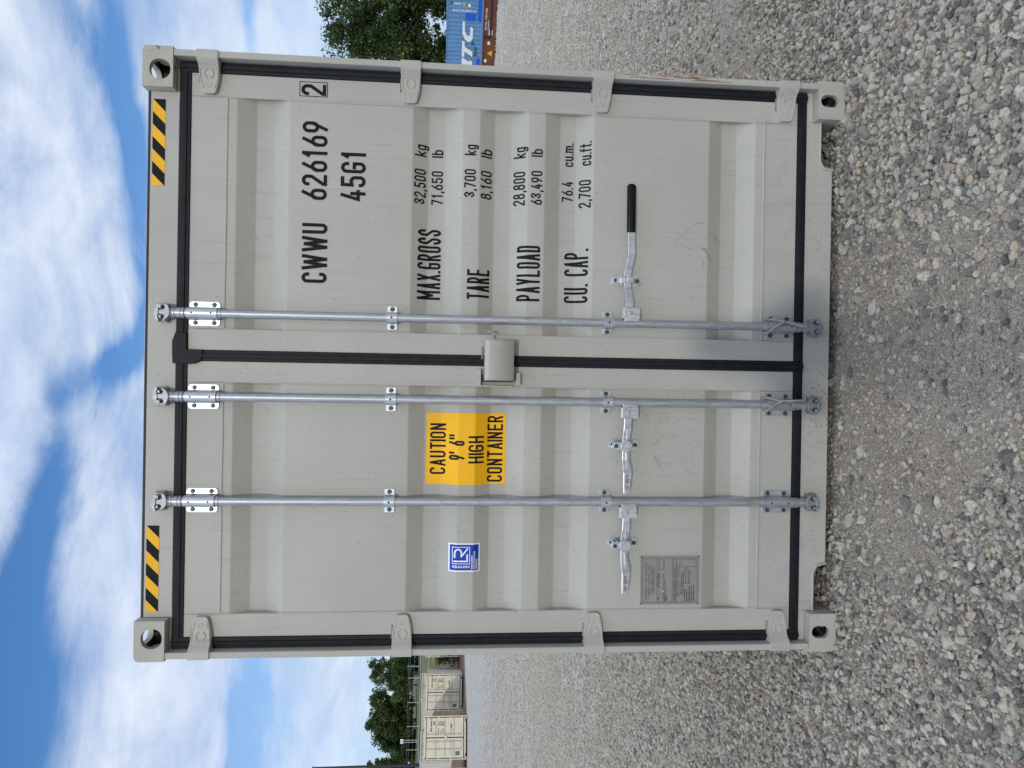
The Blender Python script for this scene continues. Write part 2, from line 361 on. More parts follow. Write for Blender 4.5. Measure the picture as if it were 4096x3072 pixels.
def ribbon(bm, pts, t, closed=False, fn=lambda x, z: (x, z), mi=0, lift=None, cap=True):
    P = []
    for p in pts:
        if not P or (abs(p[0]-P[-1][0])+abs(p[1]-P[-1][1])) > 1e-6: P.append(p)
    if closed and (abs(P[0][0]-P[-1][0])+abs(P[0][1]-P[-1][1])) < 1e-6: P.pop()
    n = len(P)
    if n < 2: return
    if not closed:                             # hairpin turns are laid as separate strokes
        for i in range(1, n-1):
            u = (Vector(P[i])-Vector(P[i-1])).normalized(); v = (Vector(P[i+1])-Vector(P[i])).normalized()
            if u.dot(v) < -.35:
                ribbon(bm, P[:i+1], t, False, fn, mi, lift, cap); ribbon(bm, P[i:], t, False, fn, mi, (lift or 0)+.00006, cap); return
    if not closed and cap:                     # square ends reach half a stroke further
        for a, b in ((0, 1), (-1, -2)):
            q = Vector(P[a])-Vector(P[b]); q = Vector(P[a])+q.normalized()*t/2; P[a] = (q.x, q.y)
    A, B = [], []
    for i in range(n):
        p = Vector(P[i])
        a = Vector(P[(i-1) % n]) if (closed or i > 0) else None
        b = Vector(P[(i+1) % n]) if (closed or i < n-1) else None
        d1 = (p-a).normalized() if a is not None else None; d2 = (b-p).normalized() if b is not None else None
        if d1 is None: d1 = d2
        if d2 is None: d2 = d1
        n1 = Vector((-d1.y, d1.x)); n2 = Vector((-d2.y, d2.x)); m_ = n1+n2
        if m_.length < .2: m_ = n1
        else: m_.normalize()
        k = min(1/max(m_.dot(n1), .35), 2.2)
        A.append(p+m_*t/2*k); B.append(p-m_*t/2*k)
    lay = bm.verts.layers.float.get('lift') or bm.verts.layers.float.new('lift')
    va, vb = [], []
    for q, o in ((A, va), (B, vb)):
        for p in q:
            x, z = fn(p.x, p.y); v = bm.verts.new((x, 0, z)); v[lay] = lift or 0; o.append(v)
    for i in range(n if closed else n-1):
        j = (i+1) % n
        try:
            fc = bm.faces.new((va[i], vb[i], vb[j], va[j])); fc.material_index = mi
        except ValueError: pass
def text(bm, s, x, z, h, width, t, angle=0, slant=0, mi=0):
    """lays s from (x, z); width is the total run of the line; letters are single strokes of thickness t"""
    tot = sum(WID.get(c, 1.0) for c in s); gap = .26
    if len(s) > 1: tot += gap*(len(s)-1)
    gw = width/tot; pos = 0; ca, sa = math.cos(angle), math.sin(angle); k = 0
    for c in s:
        cw = gw*WID.get(c, 1.0)
        w_ = max(cw-t, .02*h); L, C = glyph(c, w_, h-t)
        ox = pos+(cw-w_)/2
        fn = lambda a, b, ox=ox: (x+ca*(ox+a+slant*b)-sa*(b+t/2), z+sa*(ox+a+slant*b)+ca*(b+t/2))
        for q in L: k += 1; ribbon(bm, q, t, False, fn, mi, .00012*(k % 4))
        for q in C: k += 1; ribbon(bm, q, t, True, fn, mi, .00012*(k % 4))
        pos += cw+gw*gap
def flat_quad(bm, x0, x1, z0, z1, mi=0):
    lay = bm.verts.layers.float.get('lift') or bm.verts.layers.float.new('lift')
    fc = bm.faces.new([bm.verts.new((x, 0, z)) for x, z in ((x0, z0), (x1, z0), (x1, z1), (x0, z1))]); fc.material_index = mi
def poly2(bm, pts, mi=0, lift=0):
    lay = bm.verts.layers.float.get('lift') or bm.verts.layers.float.new('lift')
    vs = [bm.verts.new((x, 0, z)) for x, z in pts]
    for v in vs: v[lay] = lift
    fc = bm.faces.new(vs); fc.material_index = mi

# door panel profile (z, depth y): outer flats at .05, valleys at .086
DY, VY = .050, .088
BENDS = [(2.581, DY), (2.542, DY), (2.472, VY), (2.400, VY), (2.335, DY), (1.836, DY), (1.770, VY), (1.698, VY), (1.630, DY), (1.558, DY), (1.494, VY),
         (1.424, VY), (1.356, DY), (1.284, DY), (1.216, VY), (1.146, VY), (1.077, DY), (.578, DY), (.511, VY), (.443, VY), (.375, DY), (.334, DY)]
def rounded_profile(bends, q=.004):
    out = [bends[0]]
    for i in range(1, len(bends)-1):
        a, b, c = [Vector(v) for v in bends[i-1:i+2]]
        p0 = b+(a-b).normalized()*q; p2 = b+(c-b).normalized()*q
        for k in range(4):
            t = k/3; out.append(tuple(p0*(1-t)**2+b*2*t*(1-t)+p2*t*t))
    out.append(bends[-1]); return out
PROF = rounded_profile(BENDS)
pz = np.array([p[0] for p in PROF])[::-1]; py = np.array([p[1] for p in PROF])[::-1]
def yprof(z): return float(np.interp(z, pz, py, left=DY, right=DY))
def conform(bm, name, mats, parent, off=.0012, corr=True, y=None, m4=None):
    zs = [v.co.z for v in bm.verts]
    if corr:
        z0, z1 = min(zs), max(zs)
        for zb in pz:
            if z0 < zb < z1: bmesh.ops.bisect_plane(bm, geom=bm.verts[:]+bm.edges[:]+bm.faces[:], plane_co=(0, 0, zb), plane_no=(0, 0, 1), dist=1e-6)
    lay = bm.verts.layers.float.get('lift')
    for v in bm.verts: v.co.y = (yprof(v.co.z) if corr else (DY if y is None else y))-off-(v[lay] if lay else 0)
    for fc in bm.faces:
        fc.normal_update()
        if fc.normal.y > 0: fc.normal_flip()
    me = bpy.data.meshes.new(name)
    if m4 is not None: bmesh.ops.transform(bm, matrix=m4, verts=bm.verts)
    bm.to_mesh(me); bm.free()
    return link(name, me, mats, parent)

# ================================================================= SETTING: terrain
def vnoise(x, y, seed=0):
    xi = np.floor(x).astype(np.int64); yi = np.floor(y).astype(np.int64); fx = x-xi; fy = y-yi
    fx = fx*fx*(3-2*fx); fy = fy*fy*(3-2*fy)
    def hsh(a, b):
        h_ = (a*374761393+b*668265263+seed*1442695041) & 0xffffffff
        h_ = ((h_ ^ (h_ >> 13))*1274126177) & 0xffffffff
        return ((h_ ^ (h_ >> 16)) & 0xffff)/65535.0
    return (hsh(xi, yi)*(1-fx)+hsh(xi+1, yi)*fx)*(1-fy)+(hsh(xi, yi+1)*(1-fx)+hsh(xi+1, yi+1)*fx)*fy
def fbm(x, y, sc, o=4, seed=0):
    s_ = 0; a = .5; t = 0
    for k in range(o): s_ = s_+a*vnoise(x*sc*2**k, y*sc*2**k, seed+k); t += a; a *= .55
    return s_/t
def sstep(v, a, b):
    t = np.clip((v-a)/(b-a), 0, 1); return t*t*(3-2*t)
def terrain(x, y):
    x = np.asarray(x, float); y = np.asarray(y, float)
    hill = sstep(y-.25*(x+20), 53, 74)*3.1+np.clip(y-70, 0, 60)*.062
    hill = hill*(1-sstep(x, -14, -6))
    dl = (x-14)*.64+(y-24.7)*.77
    drop = -2.35*sstep(dl, 0.0, 2.6)*sstep(x, -4, 2)
    near = np.exp(-((x/9)**2+(y/9)**2))
    mic = (fbm(x, y, 1.1, 4, 3)-.5)*.05*np.clip(1.2-np.hypot(x, y)/40, 0, 1)
    under = np.exp(-((x/1.5)**4))*np.exp(-(((y-6)/6.3)**6))       # settled flat where the container stands
    return hill+drop+mic*(1-.75*under)-.008
def dirt_patch(x, y):                       # 0 = loose stone, 1 = packed dirt
    p = fbm(x, y, .9, 4, 21)*.9+.00
    for cx, cy, sx, sy, a in ((.12, -.75, .42, .55, .42), (.75, -.9, .5, .35, .18), (-.55, -.35, .6, .3, .12), (1.45, -.95, .8, .5, -.55), (2.2, -.2, 1.1, .9, -.4), (.75, -.42, .22, .35, -.25),
                              (-1.4, -.4, .4, .35, -.1), (-.9, -1.1, .7, .25, -.2)):
        p = p+a*np.exp(-((x-cx)/sx)**2-((y-cy)/sy)**2)
    return sstep(p, .40, .66)
def axis(lo, hi, c0, c1, fine, growth=1.12):
    a = list(np.arange(c0, c1+1e-6, fine)); s_ = fine; v = c1
    while v < hi: s_ *= growth; v += s_; a.append(v)
    s_ = fine; v = c0
    while v > lo: s_ *= growth; v -= s_; a.insert(0, v)
    return np.array(a)
gx = axis(-900, 900, -4, 4, .06, 1.07); gy = axis(-60, 1500, -2.5, 4, .06, 1.06)
GX, GY = np.meshgrid(gx, gy); GZ = terrain(GX, GY)
gv = np.stack([GX.ravel(), GY.ravel(), GZ.ravel()], 1)
nx, ny = len(gx), len(gy); ii, jj = np.meshgrid(np.arange(nx-1), np.arange(ny-1)); b0 = (jj*nx+ii).ravel()
gf = np.stack([b0, b0+1, b0+nx+1, b0+nx], 1)
def npmesh(name, v, fc):
    me = bpy.data.meshes.new(name); k = fc.shape[1]
    me.vertices.add(len(v)); me.vertices.foreach_set('co', np.ascontiguousarray(v, dtype=np.float32).ravel())
    me.loops.add(fc.size); me.loops.foreach_set('vertex_index', np.ascontiguousarray(fc, dtype=np.int32).ravel())
    me.polygons.add(len(fc)); me.polygons.foreach_set('loop_start', np.arange(0, fc.size, k, dtype=np.int32))
    me.update(calc_edges=True); return me
gm = npmesh('gravel_ground', gv, gf); gm.shade_smooth()
def ground_mat():
    m, t, b = newmat('gravel_ground'); tcn = t.nodes.new('ShaderNodeTexCoord').outputs['Object']
    sep = t.nodes.new('ShaderNodeSeparateXYZ'); t.links.new(tcn, sep.inputs[0]); x_, y_, z_ = sep.outputs
    fine = nz(t, 170, 4, .75, tcn); mid = nz(t, 34, 5, .7, tcn); big = nz(t, 1.7, 4, .6, tcn)
    dirt = ramp(t, fine, (.30, (.12, .10, .077)), (.5, (.275, .236, .19)), (.70, (.52, .46, .385)))
    dirt = mixc(t, mrange(t, big, .4, .65), dirt, mixc(t, 1.0, dirt, (.90, .84, .78), 'MULTIPLY'))
    # far lot: crushed stone seen as a pale grey grain of two sizes, crossed by compacted lanes
    vo = t.nodes.new('ShaderNodeTexVoronoi'); vo.inputs['Scale'].default_value = 30; t.links.new(tcn, vo.inputs['Vector'])
    sel = t.nodes.new('ShaderNodeSeparateColor'); t.links.new(vo.outputs['Color'], sel.inputs[0])
    st = ramp(t, sel.outputs[0], (.0, (.25, .235, .215)), (.4, (.41, .385, .35)), (.75, (.53, .50, .455)), (1.0, (.62, .59, .54)))
    st = mixc(t, mrange(t, vo.outputs['Distance'], .35, .7), st, (.19, .175, .155))
    vo2 = t.nodes.new('ShaderNodeTexVoronoi'); vo2.inputs['Scale'].default_value = 9; t.links.new(tcn, vo2.inputs['Vector'])
    sel2 = t.nodes.new('ShaderNodeSeparateColor'); t.links.new(vo2.outputs['Color'], sel2.inputs[0])
    st2 = ramp(t, sel2.outputs[1], (.0, (.28, .26, .235)), (.5, (.46, .43, .385)), (1.0, (.56, .53, .48)))
    vo3 = t.nodes.new('ShaderNodeTexNoise'); vo3.inputs['Scale'].default_value = 3.2; vo3.inputs['Detail'].default_value = 7; vo3.inputs['Roughness'].default_value = .85; t.links.new(tcn, vo3.inputs['Vector'])
    st = mixc(t, .55, st, st2)
    st = mixc(t, 1.0, st, ramp(t, vo3.outputs[0], (.38, (.72, .71, .70)), (.62, (1.14, 1.13, 1.10))), 'MULTIPLY')
    mp = t.nodes.new('ShaderNodeMapping'); mp.inputs['Rotation'].default_value = (0, 0, R(12)); mp.inputs['Scale'].default_value = (.03, .16, 1); t.links.new(tcn, mp.inputs[0])
    lane = nz(t, 1, 4, .6, mp.outputs[0])
    st = mixc(t, mrange(t, lane, .5, .68, 0, .35), st, (.55, .52, .475))
    far = mrange(t, mm(t, 'ADD', y_, mm(t, 'ABSOLUTE', x_, 0)), 1.8, 7.0, .0, 1)
    c = mixc(t, far, dirt, st)
    # grassy bank to the left and beyond
    g = mm(t, 'MULTIPLY', mrange(t, y_, 55, 58), mrange(t, x_, -9, -11))
    mp2 = t.nodes.new('ShaderNodeMapping'); mp2.inputs['Scale'].default_value = (.06, .7, 1); t.links.new(tcn, mp2.inputs[0])
    gn = nz(t, 1, 5, .65, mp2.outputs[0])
    gr = ramp(t, gn, (.3, (.055, .085, .025)), (.48, (.10, .125, .045)), (.62, (.17, .155, .08)), (.74, (.20, .19, .15)))
    c = mixc(t, g, c, gr)
    # the low ground by the railway and what lies beyond it
    lowg = mrange(t, z_, -.25, -1.2); c = mixc(t, lowg, c, (.06, .075, .03))
    fara = mrange(t, y_, 85, 110); c = mixc(t, fara, c, gr)
    t.links.new(c, b.inputs['Base Color']); b.inputs['Roughness'].default_value = .95; b.inputs['Specular IOR Level'].default_value = .2
    h1 = mm(t, 'ADD', mm(t, 'MULTIPLY', fine, .5), mid)
    bump(t, b, mm(t, 'ADD', h1, mm(t, 'MULTIPLY', mm(t, 'SUBTRACT', 1, vo.outputs['Distance']), mm(t, 'MULTIPLY', far, 1.2))), .8, .012)
    return m
tag(link('gravel_ground', gm, ground_mat()), kind='structure')

# ---- loose crushed stone: one object, stones instanced on its own points
def make_gravel():
    pts, scl, rot, idx, tint = [], [], [], [], []
    def scatter(n, xr, yr, smin, smax, pw, keep, sink=.30):
        x = rng.uniform(*xr, n); y = rng.uniform(*yr, n)
        k = keep(x, y) > rng.random(n); x = x[k]; y = y[k]; m_ = len(x)
        s_ = smin+(smax-smin)*rng.random(m_)**pw
        sc = np.stack([s_*rng.uniform(.85, 1.35, m_), s_*rng.uniform(.7, 1.0, m_), s_*rng.uniform(.5, .85, m_)], 1)
        z = terrain(x, y)+sc[:, 2]*sink*rng.uniform(-.6, 1.5, m_)
        pts.append(np.stack([x, y, z], 1)); scl.append(sc)
        rot.append(np.stack([rng.normal(0, .45, m_), rng.normal(0, .45, m_), rng.uniform(0, 6.28, m_)], 1))
        idx.append(rng.integers(0, 7, m_)); dusty = .45*sstep(y, 1.0, 9.0); tint.append(dusty+(1-dusty)*rng.random(m_))
    def inview(x, y, mg=1.5):
        D = y-CAM.y; return ((np.abs(x-CAM.x) < .56*D+mg) & (D > 1.55)).astype(float)
    clr = lambda x, y: 1-.8*dirt_patch(x, y)
    body = lambda x, y: np.where((np.abs(x) < 1.17) & (y > .5) & (y < 12.2), 0.0, 1.0)
    def pile(x, y): return np.clip(np.exp(-(((x-1.9)/1.3)**2+((y+.9)/1.0)**2))*1.3, 0, 1)
    # big stones
    scatter(48000, (-4.6, 5.0), (-2.0, 1.6), .007, .019, 2.1, lambda x, y: inview(x, y)*clr(x, y)*body(x, y)*.8)
    scatter(9000, (.2, 3.4), (-2.0, .4), .011, .022, 1.6, lambda x, y: inview(x, y)*pile(x, y)*.8)
    scatter(800, (-2.6, 3.0), (-1.9, .5), .017, .027, 1.3, lambda x, y: inview(x, y)*body(x, y)*(.2+.5*clr(x, y)))
    scatter(160000, (-2.4, 2.6), (-1.6, .7), .0014, .0030, 1.0, lambda x, y: inview(x, y, .1)*(1-.6*clr(x, y))*body(x, y), .3)
    # second layer heaped on the first
    def heap(x, y): return np.clip(1.25-2.2*dirt_patch(x, y), 0, 1)*body(x, y)
    n0 = len(pts)
    scatter(31000, (-4.6, 5.0), (-2.0, 1.6), .007, .017, 1.9, lambda x, y: inview(x, y)*heap(x, y)*.75)
    pts[n0][:, 2] += .010
    # medium and chips
    scatter(120000, (-4.6, 5.0), (-2.0, 1.6), .0055, .0115, 1.4, lambda x, y: inview(x, y)*(.12+.75*clr(x, y)**1.3)*body(x, y), .2)
    scatter(130000, (-2.6, 2.9), (-1.8, .9), .0022, .0050, 1.2, lambda x, y: inview(x, y, .2)*(.5+.3*clr(x, y))*body(x, y), .2)
    # stepping back across the lot
    scatter(82000, (-7.5, 8), (1.6, 5.0), .009, .019, 1.5, lambda x, y: inview(x, y)*(.3+.6*clr(x, y))*body(x, y))
    scatter(68000, (-7.5, 8), (1.6, 5.0), .005, .009, 1.2, lambda x, y: inview(x, y)*.8*body(x, y), .2)
    scatter(145000, (-11, 11.5), (5.0, 11.0), .010, .020, 1.5, lambda x, y: inview(x, y)*(.25+.5*clr(x, y))*body(x, y))
    scatter(150000, (-17, 18), (11.0, 28.0), .013, .026, 1.5, lambda x, y: inview(x, y)*(.25+.5*clr(x, y))*np.where((np.abs(x) < 3.2), 0, 1)*np.clip((28-y)/12, 0, 1)*((x-14)*.64+(y-24.7)*.77 < -.3))
    P = np.concatenate(pts); me = bpy.data.meshes.new('gravel'); me.vertices.add(len(P)); me.vertices.foreach_set('co', P.astype(np.float32).ravel())
    for nm, arr, ty, key in (('scl', np.concatenate(scl), 'FLOAT_VECTOR', 'vector'), ('rot', np.concatenate(rot), 'FLOAT_VECTOR', 'vector'), ('tint', np.concatenate(tint), 'FLOAT', 'value'), ('idx', np.concatenate(idx), 'INT', 'value')):
        a = me.attributes.new(nm, ty, 'POINT'); a.data.foreach_set(key, arr.astype(np.int32 if ty == 'INT' else np.float32).ravel())
    m, t, b = newmat('crushed_stone')
    at = t.nodes.new('ShaderNodeAttribute'); at.attribute_type = 'INSTANCER'; at.attribute_name = 'tint'
    c = ramp(t, at.outputs['Fac'], (.0, (.15, .147, .146)), (.13, (.23, .222, .215)), (.36, (.35, .335, .308)), (.60, (.46, .435, .392)), (.82, (.59, .56, .505)), (.955, (.50, .44, .35)), (.98, (.36, .28, .23)), (1.0, (.70, .67, .60)))
    tcn = t.nodes.new('ShaderNodeTexCoord').outputs['Object']
    c = mixc(t, 1.0, c, ramp(t, nz(t, 2.2, 6, .75, tcn), (.3, (.60, .58, .545)), (.7, (1.30, 1.24, 1.13))), 'MULTIPLY')
    t.links.new(c, b.inputs['Base Color']); b.inputs['Roughness'].default_value = .9; b.inputs['Specular IOR Level'].default_value = .25
    bump(t, b, nz(t, 5, 5, .75, tcn), .5, .15)
    o = link('gravel', me, m); tag(o, kind='stuff')
    o['label'] = 'loose grey crushed stone lying over the whole yard'
    g = bpy.data.node_groups.new('gravel_stones', 'GeometryNodeTree')
    g.interface.new_socket('Geometry', in_out='INPUT', socket_type='NodeSocketGeometry'); g.interface.new_socket('Geometry', in_out='OUTPUT', socket_type='NodeSocketGeometry')
    gi = g.nodes.new('NodeGroupInput'); go = g.nodes.new('NodeGroupOutput'); jn = g.nodes.new('GeometryNodeGeometryToInstance')
    for k in range(7):
        ico = g.nodes.new('GeometryNodeMeshIcoSphere'); ico.inputs['Radius'].default_value = 1.0; ico.inputs['Subdivisions'].default_value = 3 if k < 1 else 2
        sp_ = g.nodes.new('GeometryNodeSetPosition'); no = g.nodes.new('ShaderNodeTexNoise'); no.inputs['Scale'].default_value = .85; no.inputs['Detail'].default_value = 1.5
        no.inputs['Roughness'].default_value = .5
        ps = g.nodes.new('GeometryNodeInputPosition'); ad = g.nodes.new('ShaderNodeVectorMath'); ad.operation = 'ADD'; ad.inputs[1].default_value = (k*7.3, k*3.1, k*5.7)
        g.links.new(ps.outputs[0], ad.inputs[0]); g.links.new(ad.outputs[0], no.inputs['Vector'])
        # facets: quantised support planes give broken faces
        vo = g.nodes.new('ShaderNodeTexVoronoi'); vo.inputs['Scale'].default_value = 1.15; g.links.new(ad.outputs[0], vo.inputs['Vector'])
        mu = g.nodes.new('ShaderNodeMath'); mu.operation = 'MULTIPLY_ADD'; mu.inputs[1].default_value = 1.5; mu.inputs[2].default_value = -.02; g.links.new(no.outputs[0], mu.inputs[0])
        m2 = g.nodes.new('ShaderNodeMath'); m2.operation = 'MULTIPLY_ADD'; m2.inputs[1].default_value = .55; g.links.new(vo.outputs['Distance'], m2.inputs[0]); g.links.new(mu.outputs[0], m2.inputs[2])
        sc = g.nodes.new('ShaderNodeVectorMath'); sc.operation = 'SCALE'; g.links.new(ps.outputs[0], sc.inputs[0]); g.links.new(m2.outputs[0], sc.inputs['Scale'])
        g.links.new(ico.outputs['Mesh'], sp_.inputs['Geometry']); g.links.new(sc.outputs[0], sp_.inputs['Position'])
        sm = g.nodes.new('GeometryNodeSetMaterial'); sm.inputs['Material'].default_value = m
        g.links.new(sp_.outputs[0], sm.inputs[0]); g.links.new(sm.outputs[0], jn.inputs[0])
    ip = g.nodes.new('GeometryNodeInstanceOnPoints'); ip.inputs['Pick Instance'].default_value = True
    g.links.new(gi.outputs[0], ip.inputs['Points']); g.links.new(jn.outputs[0], ip.inputs['Instance'])
    for nm, ty, so_ in (('idx', 'INT', 'Instance Index'), ('rot', 'FLOAT_VECTOR', 'Rotation'), ('scl', 'FLOAT_VECTOR', 'Scale')):
        na = g.nodes.new('GeometryNodeInputNamedAttribute'); na.data_type = ty; na.inputs['Name'].default_value = nm; g.links.new(na.outputs['Attribute'], ip.inputs[so_])
    g.links.new(ip.outputs[0], go.inputs[0])
    md = o.modifiers.new('stones', 'NODES'); md.node_group = g
make_gravel()

# ---- strip of bark mulch and dead grass under the far containers
mb = MB(); fr = [(-31, 36.0), (-26.4, 39.6), (-23.1, 42.3), (-21.2, 45.6), (-20.2, 49.2), (-19.4, 54), (-18.2, 60)]
bk = [(-40, 40), (-36, 46), (-33, 50), (-31, 55), (-30, 58), (-29, 62), (-28, 66)]
for i in range(len(fr)):
    for k in range(9):
        u = k/8; x = fr[i][0]*(1-u)+bk[i][0]*u; y = fr[i][1]*(1-u)+bk[i][1]*u
        mb.v.append((x, y, float(terrain(x, y))+.02+(0 if k in (0, 8) else .05*random.random())))
for i in range(len(fr)-1):
    for k in range(8): mb.f.append((i*9+k, i*9+k+1, (i+1)*9+k+1, (i+1)*9+k)); mb.m.append(0)
mm_, t_, b_ = newmat('mulch'); tcn = t_.nodes.new('ShaderNodeTexCoord').outputs['Object']
mq = t_.nodes.new('ShaderNodeMapping'); mq.inputs['Scale'].default_value = (.8, 5, 1); t_.links.new(tcn, mq.inputs[0])
t_.links.new(ramp(t_, nz(t_, 1.6, 6, .75, mq.outputs[0]), (.3, (.04, .028, .018)), (.48, (.12, .06, .035)), (.6, (.17, .12, .075)), (.75, (.08, .085, .035))), b_.inputs['Base Color']); b_.inputs['Roughness'].default_value = 1
tag(mb.build('mulch_bed', mm_), kind='structure')

# ================================================================= THE CONTAINER
box = empty('shipping_container', 'large pale grey high-cube shipping container, closed doors facing the camera, standing on the gravel', 'container')
HX, HT, LEN = 1.219, 2.896, 12.192

def boolean_cut(mbase, cutters):
    o = bpy.data.objects.new('tmp', mbase); COL.objects.link(o); tmp = []
    for c in cutters:
        q = bpy.data.objects.new('tmpc', c); COL.objects.link(q); tmp.append(q)
        md = o.modifiers.new('b', 'BOOLEAN'); md.operation = 'DIFFERENCE'; md.object = q; md.solver = 'EXACT'
    dg = bpy.context.evaluated_depsgraph_get(); me = bpy.data.meshes.new_from_object(o.evaluated_get(dg))
    for q in tmp+[o]: bpy.data.objects.remove(q)
    return me
def mbmesh(m_):
    me = bpy.data.meshes.new('x'); me.from_pydata(m_.v, [], m_.f)
    bm = bmesh.new(); bm.from_mesh(me); bmesh.ops.recalc_face_normals(bm, faces=bm.faces); bm.to_mesh(me); bm.free(); return me
def rrect(x0, x1, z0, z1, q, n=5):
    return arc(x1-q, z1-q, q, q, 0, 90, n)+arc(x0+q, z1-q, q, q, 90, 180, n)+arc(x0+q, z0+q, q, q, 180, 270, n)+arc(x1-q, z0+q, q, q, 270, 360, n)
def casting_mesh(top):
    # built for the right-hand corner: outer x = 0 going inwards to -.162, y 0..-178 back, z outer = 0 going inwards to -.118
    w_, l_, h_ = .162, .178, .118
    out = MB().prism(arc(-.022, -.022, .022, .022, 0, 90, 5)+[(-w_, 0), (-w_, -h_), (0, -h_)] if top else arc(-.022, -.022, .022, .022, 0, 90, 5)+[(-w_, 0), (-w_, -h_), (0, -h_)], 0, l_)
    inner = MB().box(-w_+.020, -.027, .024, l_-.026, -h_+.014, -.023)
    if top: hole = MB().prism(rrect(-.131, -.052, -.108, -.028, .036), -.02, .06)
    else: hole = MB().prism(rrect(-.110, -.058, -.108, -.030, .0255), -.02, .06)
    side = MB(); pts = rrect(.045, .135, -.100, -.030, .030); n = len(pts)
    side.add([(-.06, a, b) for a, b in pts]+[(.03, a, b) for a, b in pts], [tuple(range(n)), tuple(range(2*n-1, n-1, -1))]+[(i, (i+1) % n, n+(i+1) % n, n+i) for i in range(n)])
    lid = MB(); pts = rrect(-.115, -.05, .03, .15, .030)
    lid.add([(a, b, -.06) for a, b in pts]+[(a, b, .03) for a, b in pts], [tuple(range(n)), tuple(range(2*n-1, n-1, -1))]+[(i, (i+1) % n, n+(i+1) % n, n+i) for i in range(n)])
    return boolean_cut(mbmesh(out), [mbmesh(q) for q in (inner, hole, side, lid)])
for top in (True, False):
    cm = casting_mesh(top)
    for sx in (1, -1):
        for yb in (0, 1):
            me = cm.copy(); bm = bmesh.new(); bm.from_mesh(me)
            for v in bm.verts:
                v.co.x = sx*(HX+v.co.x); v.co.y = v.co.y if yb == 0 else LEN-v.co.y
                v.co.z = HT+v.co.z if top else -v.co.z
            bmesh.ops.recalc_face_normals(bm, faces=bm.faces); bm.to_mesh(me); bm.free()
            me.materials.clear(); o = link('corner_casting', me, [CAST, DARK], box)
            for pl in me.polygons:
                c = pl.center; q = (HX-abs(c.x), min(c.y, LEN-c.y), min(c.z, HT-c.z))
                pl.material_index = 1 if (.0262 < q[0] < .1425 and .0232 < q[1] < .1525 and .0222 < q[2] < .1045) else 0  # dark colour on the cavity faces stands in for the shade inside
            b = o.modifiers.new('bevel', 'BEVEL'); b.width = .003; b.segments = 2; b.limit_method = 'ANGLE'; b.angle_limit = R(50)
# header, sill, posts -------------------------------------------------
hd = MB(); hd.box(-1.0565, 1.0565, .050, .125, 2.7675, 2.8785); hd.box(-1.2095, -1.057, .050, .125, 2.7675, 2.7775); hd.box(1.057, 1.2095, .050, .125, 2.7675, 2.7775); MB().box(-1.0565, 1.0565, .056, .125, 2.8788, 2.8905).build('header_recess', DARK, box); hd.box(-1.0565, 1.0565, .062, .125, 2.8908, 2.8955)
hd.box(1.02, 1.057, .045, .05, 2.765, 2.772); hd.box(-1.057, -1.02, .045, .05, 2.765, 2.772)
hd.build('door_header', PAINT, box, .003)
sill = [(-1.057, .1455), (-1.057, .078), (-.895, .078), (-.865, .062), (-.858, .0275), (.862, .0275), (.868, .060), (.895, .079), (1.057, .078), (1.057, .1455)]
sb_ = MB().prism(sill, .050, .090)
sb_.box(-1.21, -1.057, .0505, .12, .118, .1455); sb_.box(1.057, 1.21, .0505, .12, .118, .1455)
sb_.build('door_sill', PAINT, box, .0025)
for s_ in (1, -1):                            # folded rim round each forklift notch
    sr = MB()
    p = [(s_*.852, .0275), (s_*.861, .070), (s_*.893, .086), (s_*1.056, .086)]
    bmr = [(x, .046, z) for x, z in p]; sr.tube(bmr, .005, 6)
    sr.build('notch_rim', PAINT, box, 0, True)
HZ = [2.648, 1.847, 1.050, .247]              # hinge heights
for s_ in (1, -1):
    ps = MB(); ed = [2.778]
    for z in HZ: ed += [z+.0435, z-.0435]
    ed.append(.118)
    for a, b in zip(ed[0::2], ed[1::2]):
        x0, x1 = sorted((s_*1.184, s_*1.2105)); ps.box(x0, x1, .002, .050, b, a)
        # rolled bead at the slot ends
        for zz in (a, b):
            if .2 < zz < 2.75: ps.box(*sorted((s_*1.182, s_*1.2085)), -.001, .012, zz-.004, zz+.004)
    x0, x1 = sorted((s_*1.1835, s_*1.2125)); ps.box(x0, x1, .050, .115, .118, 2.778)
    x0, x1 = sorted((s_*1.06, s_*1.212)); ps.box(x0, x1, .115, .175, .118, 2.778)
    ps.build('corner_post', PAINT, box, .004)
for s_ in (1, -1):
    ps = MB().box(*sorted((s_*1.08, s_*1.214)), LEN-.16, LEN-.01, .118, 2.778); ps.build('corner_post', PAINT, box, .004)
# long corrugated sides, roof, floor, rear
def corrugated(L, pitch=.278, depth=.036):
    p = []; y = 0
    while y < L:
        p += [(y, 0), (y+.07, 0), (y+.139, depth), (y+.209, depth)]; y += pitch
    return [(min(a, L), b) for a, b in p]
for s_ in (1, -1):
    w_ = MB(); pr = corrugated(LEN-.36); n = len(pr)
    for a, b in pr: w_.v += [(s_*(1.205-b), .18+a, .16), (s_*(1.205-b), .18+a, 2.80)]
    for i in range(n-1): w_.f.append((2*i, 2*i+1, 2*i+3, 2*i+2)); w_.m.append(0)
    w_.box(*sorted((s_*1.15, s_*1.214)), .178, LEN-.178, 2.80, 2.86); w_.box(*sorted((s_*1.16, s_*1.2145)), .178, LEN-.178, .035, .16)
    w_.build('side_wall', PAINT, box)
rf = MB(); n = 0
for i in range(44):
    y = .13+i*.2725
    rf.v += [(x, y+dy_, z) for dy_, z in ((0, 2.868), (.09, 2.868), (.13, 2.886), (.22, 2.886)) for x in (-1.15, 1.15)]
for i in range(44*4-1): rf.f.append((2*i, 2*i+1, 2*i+3, 2*i+2)); rf.m.append(0)
rf.build('roof', PAINT, box)
fl = MB().box(-1.16, 1.16, .13, LEN-.1, .155, .185)
for i in range(36): fl.box(-1.15, 1.15, .35+i*.325, .40+i*.325, .04, .154)
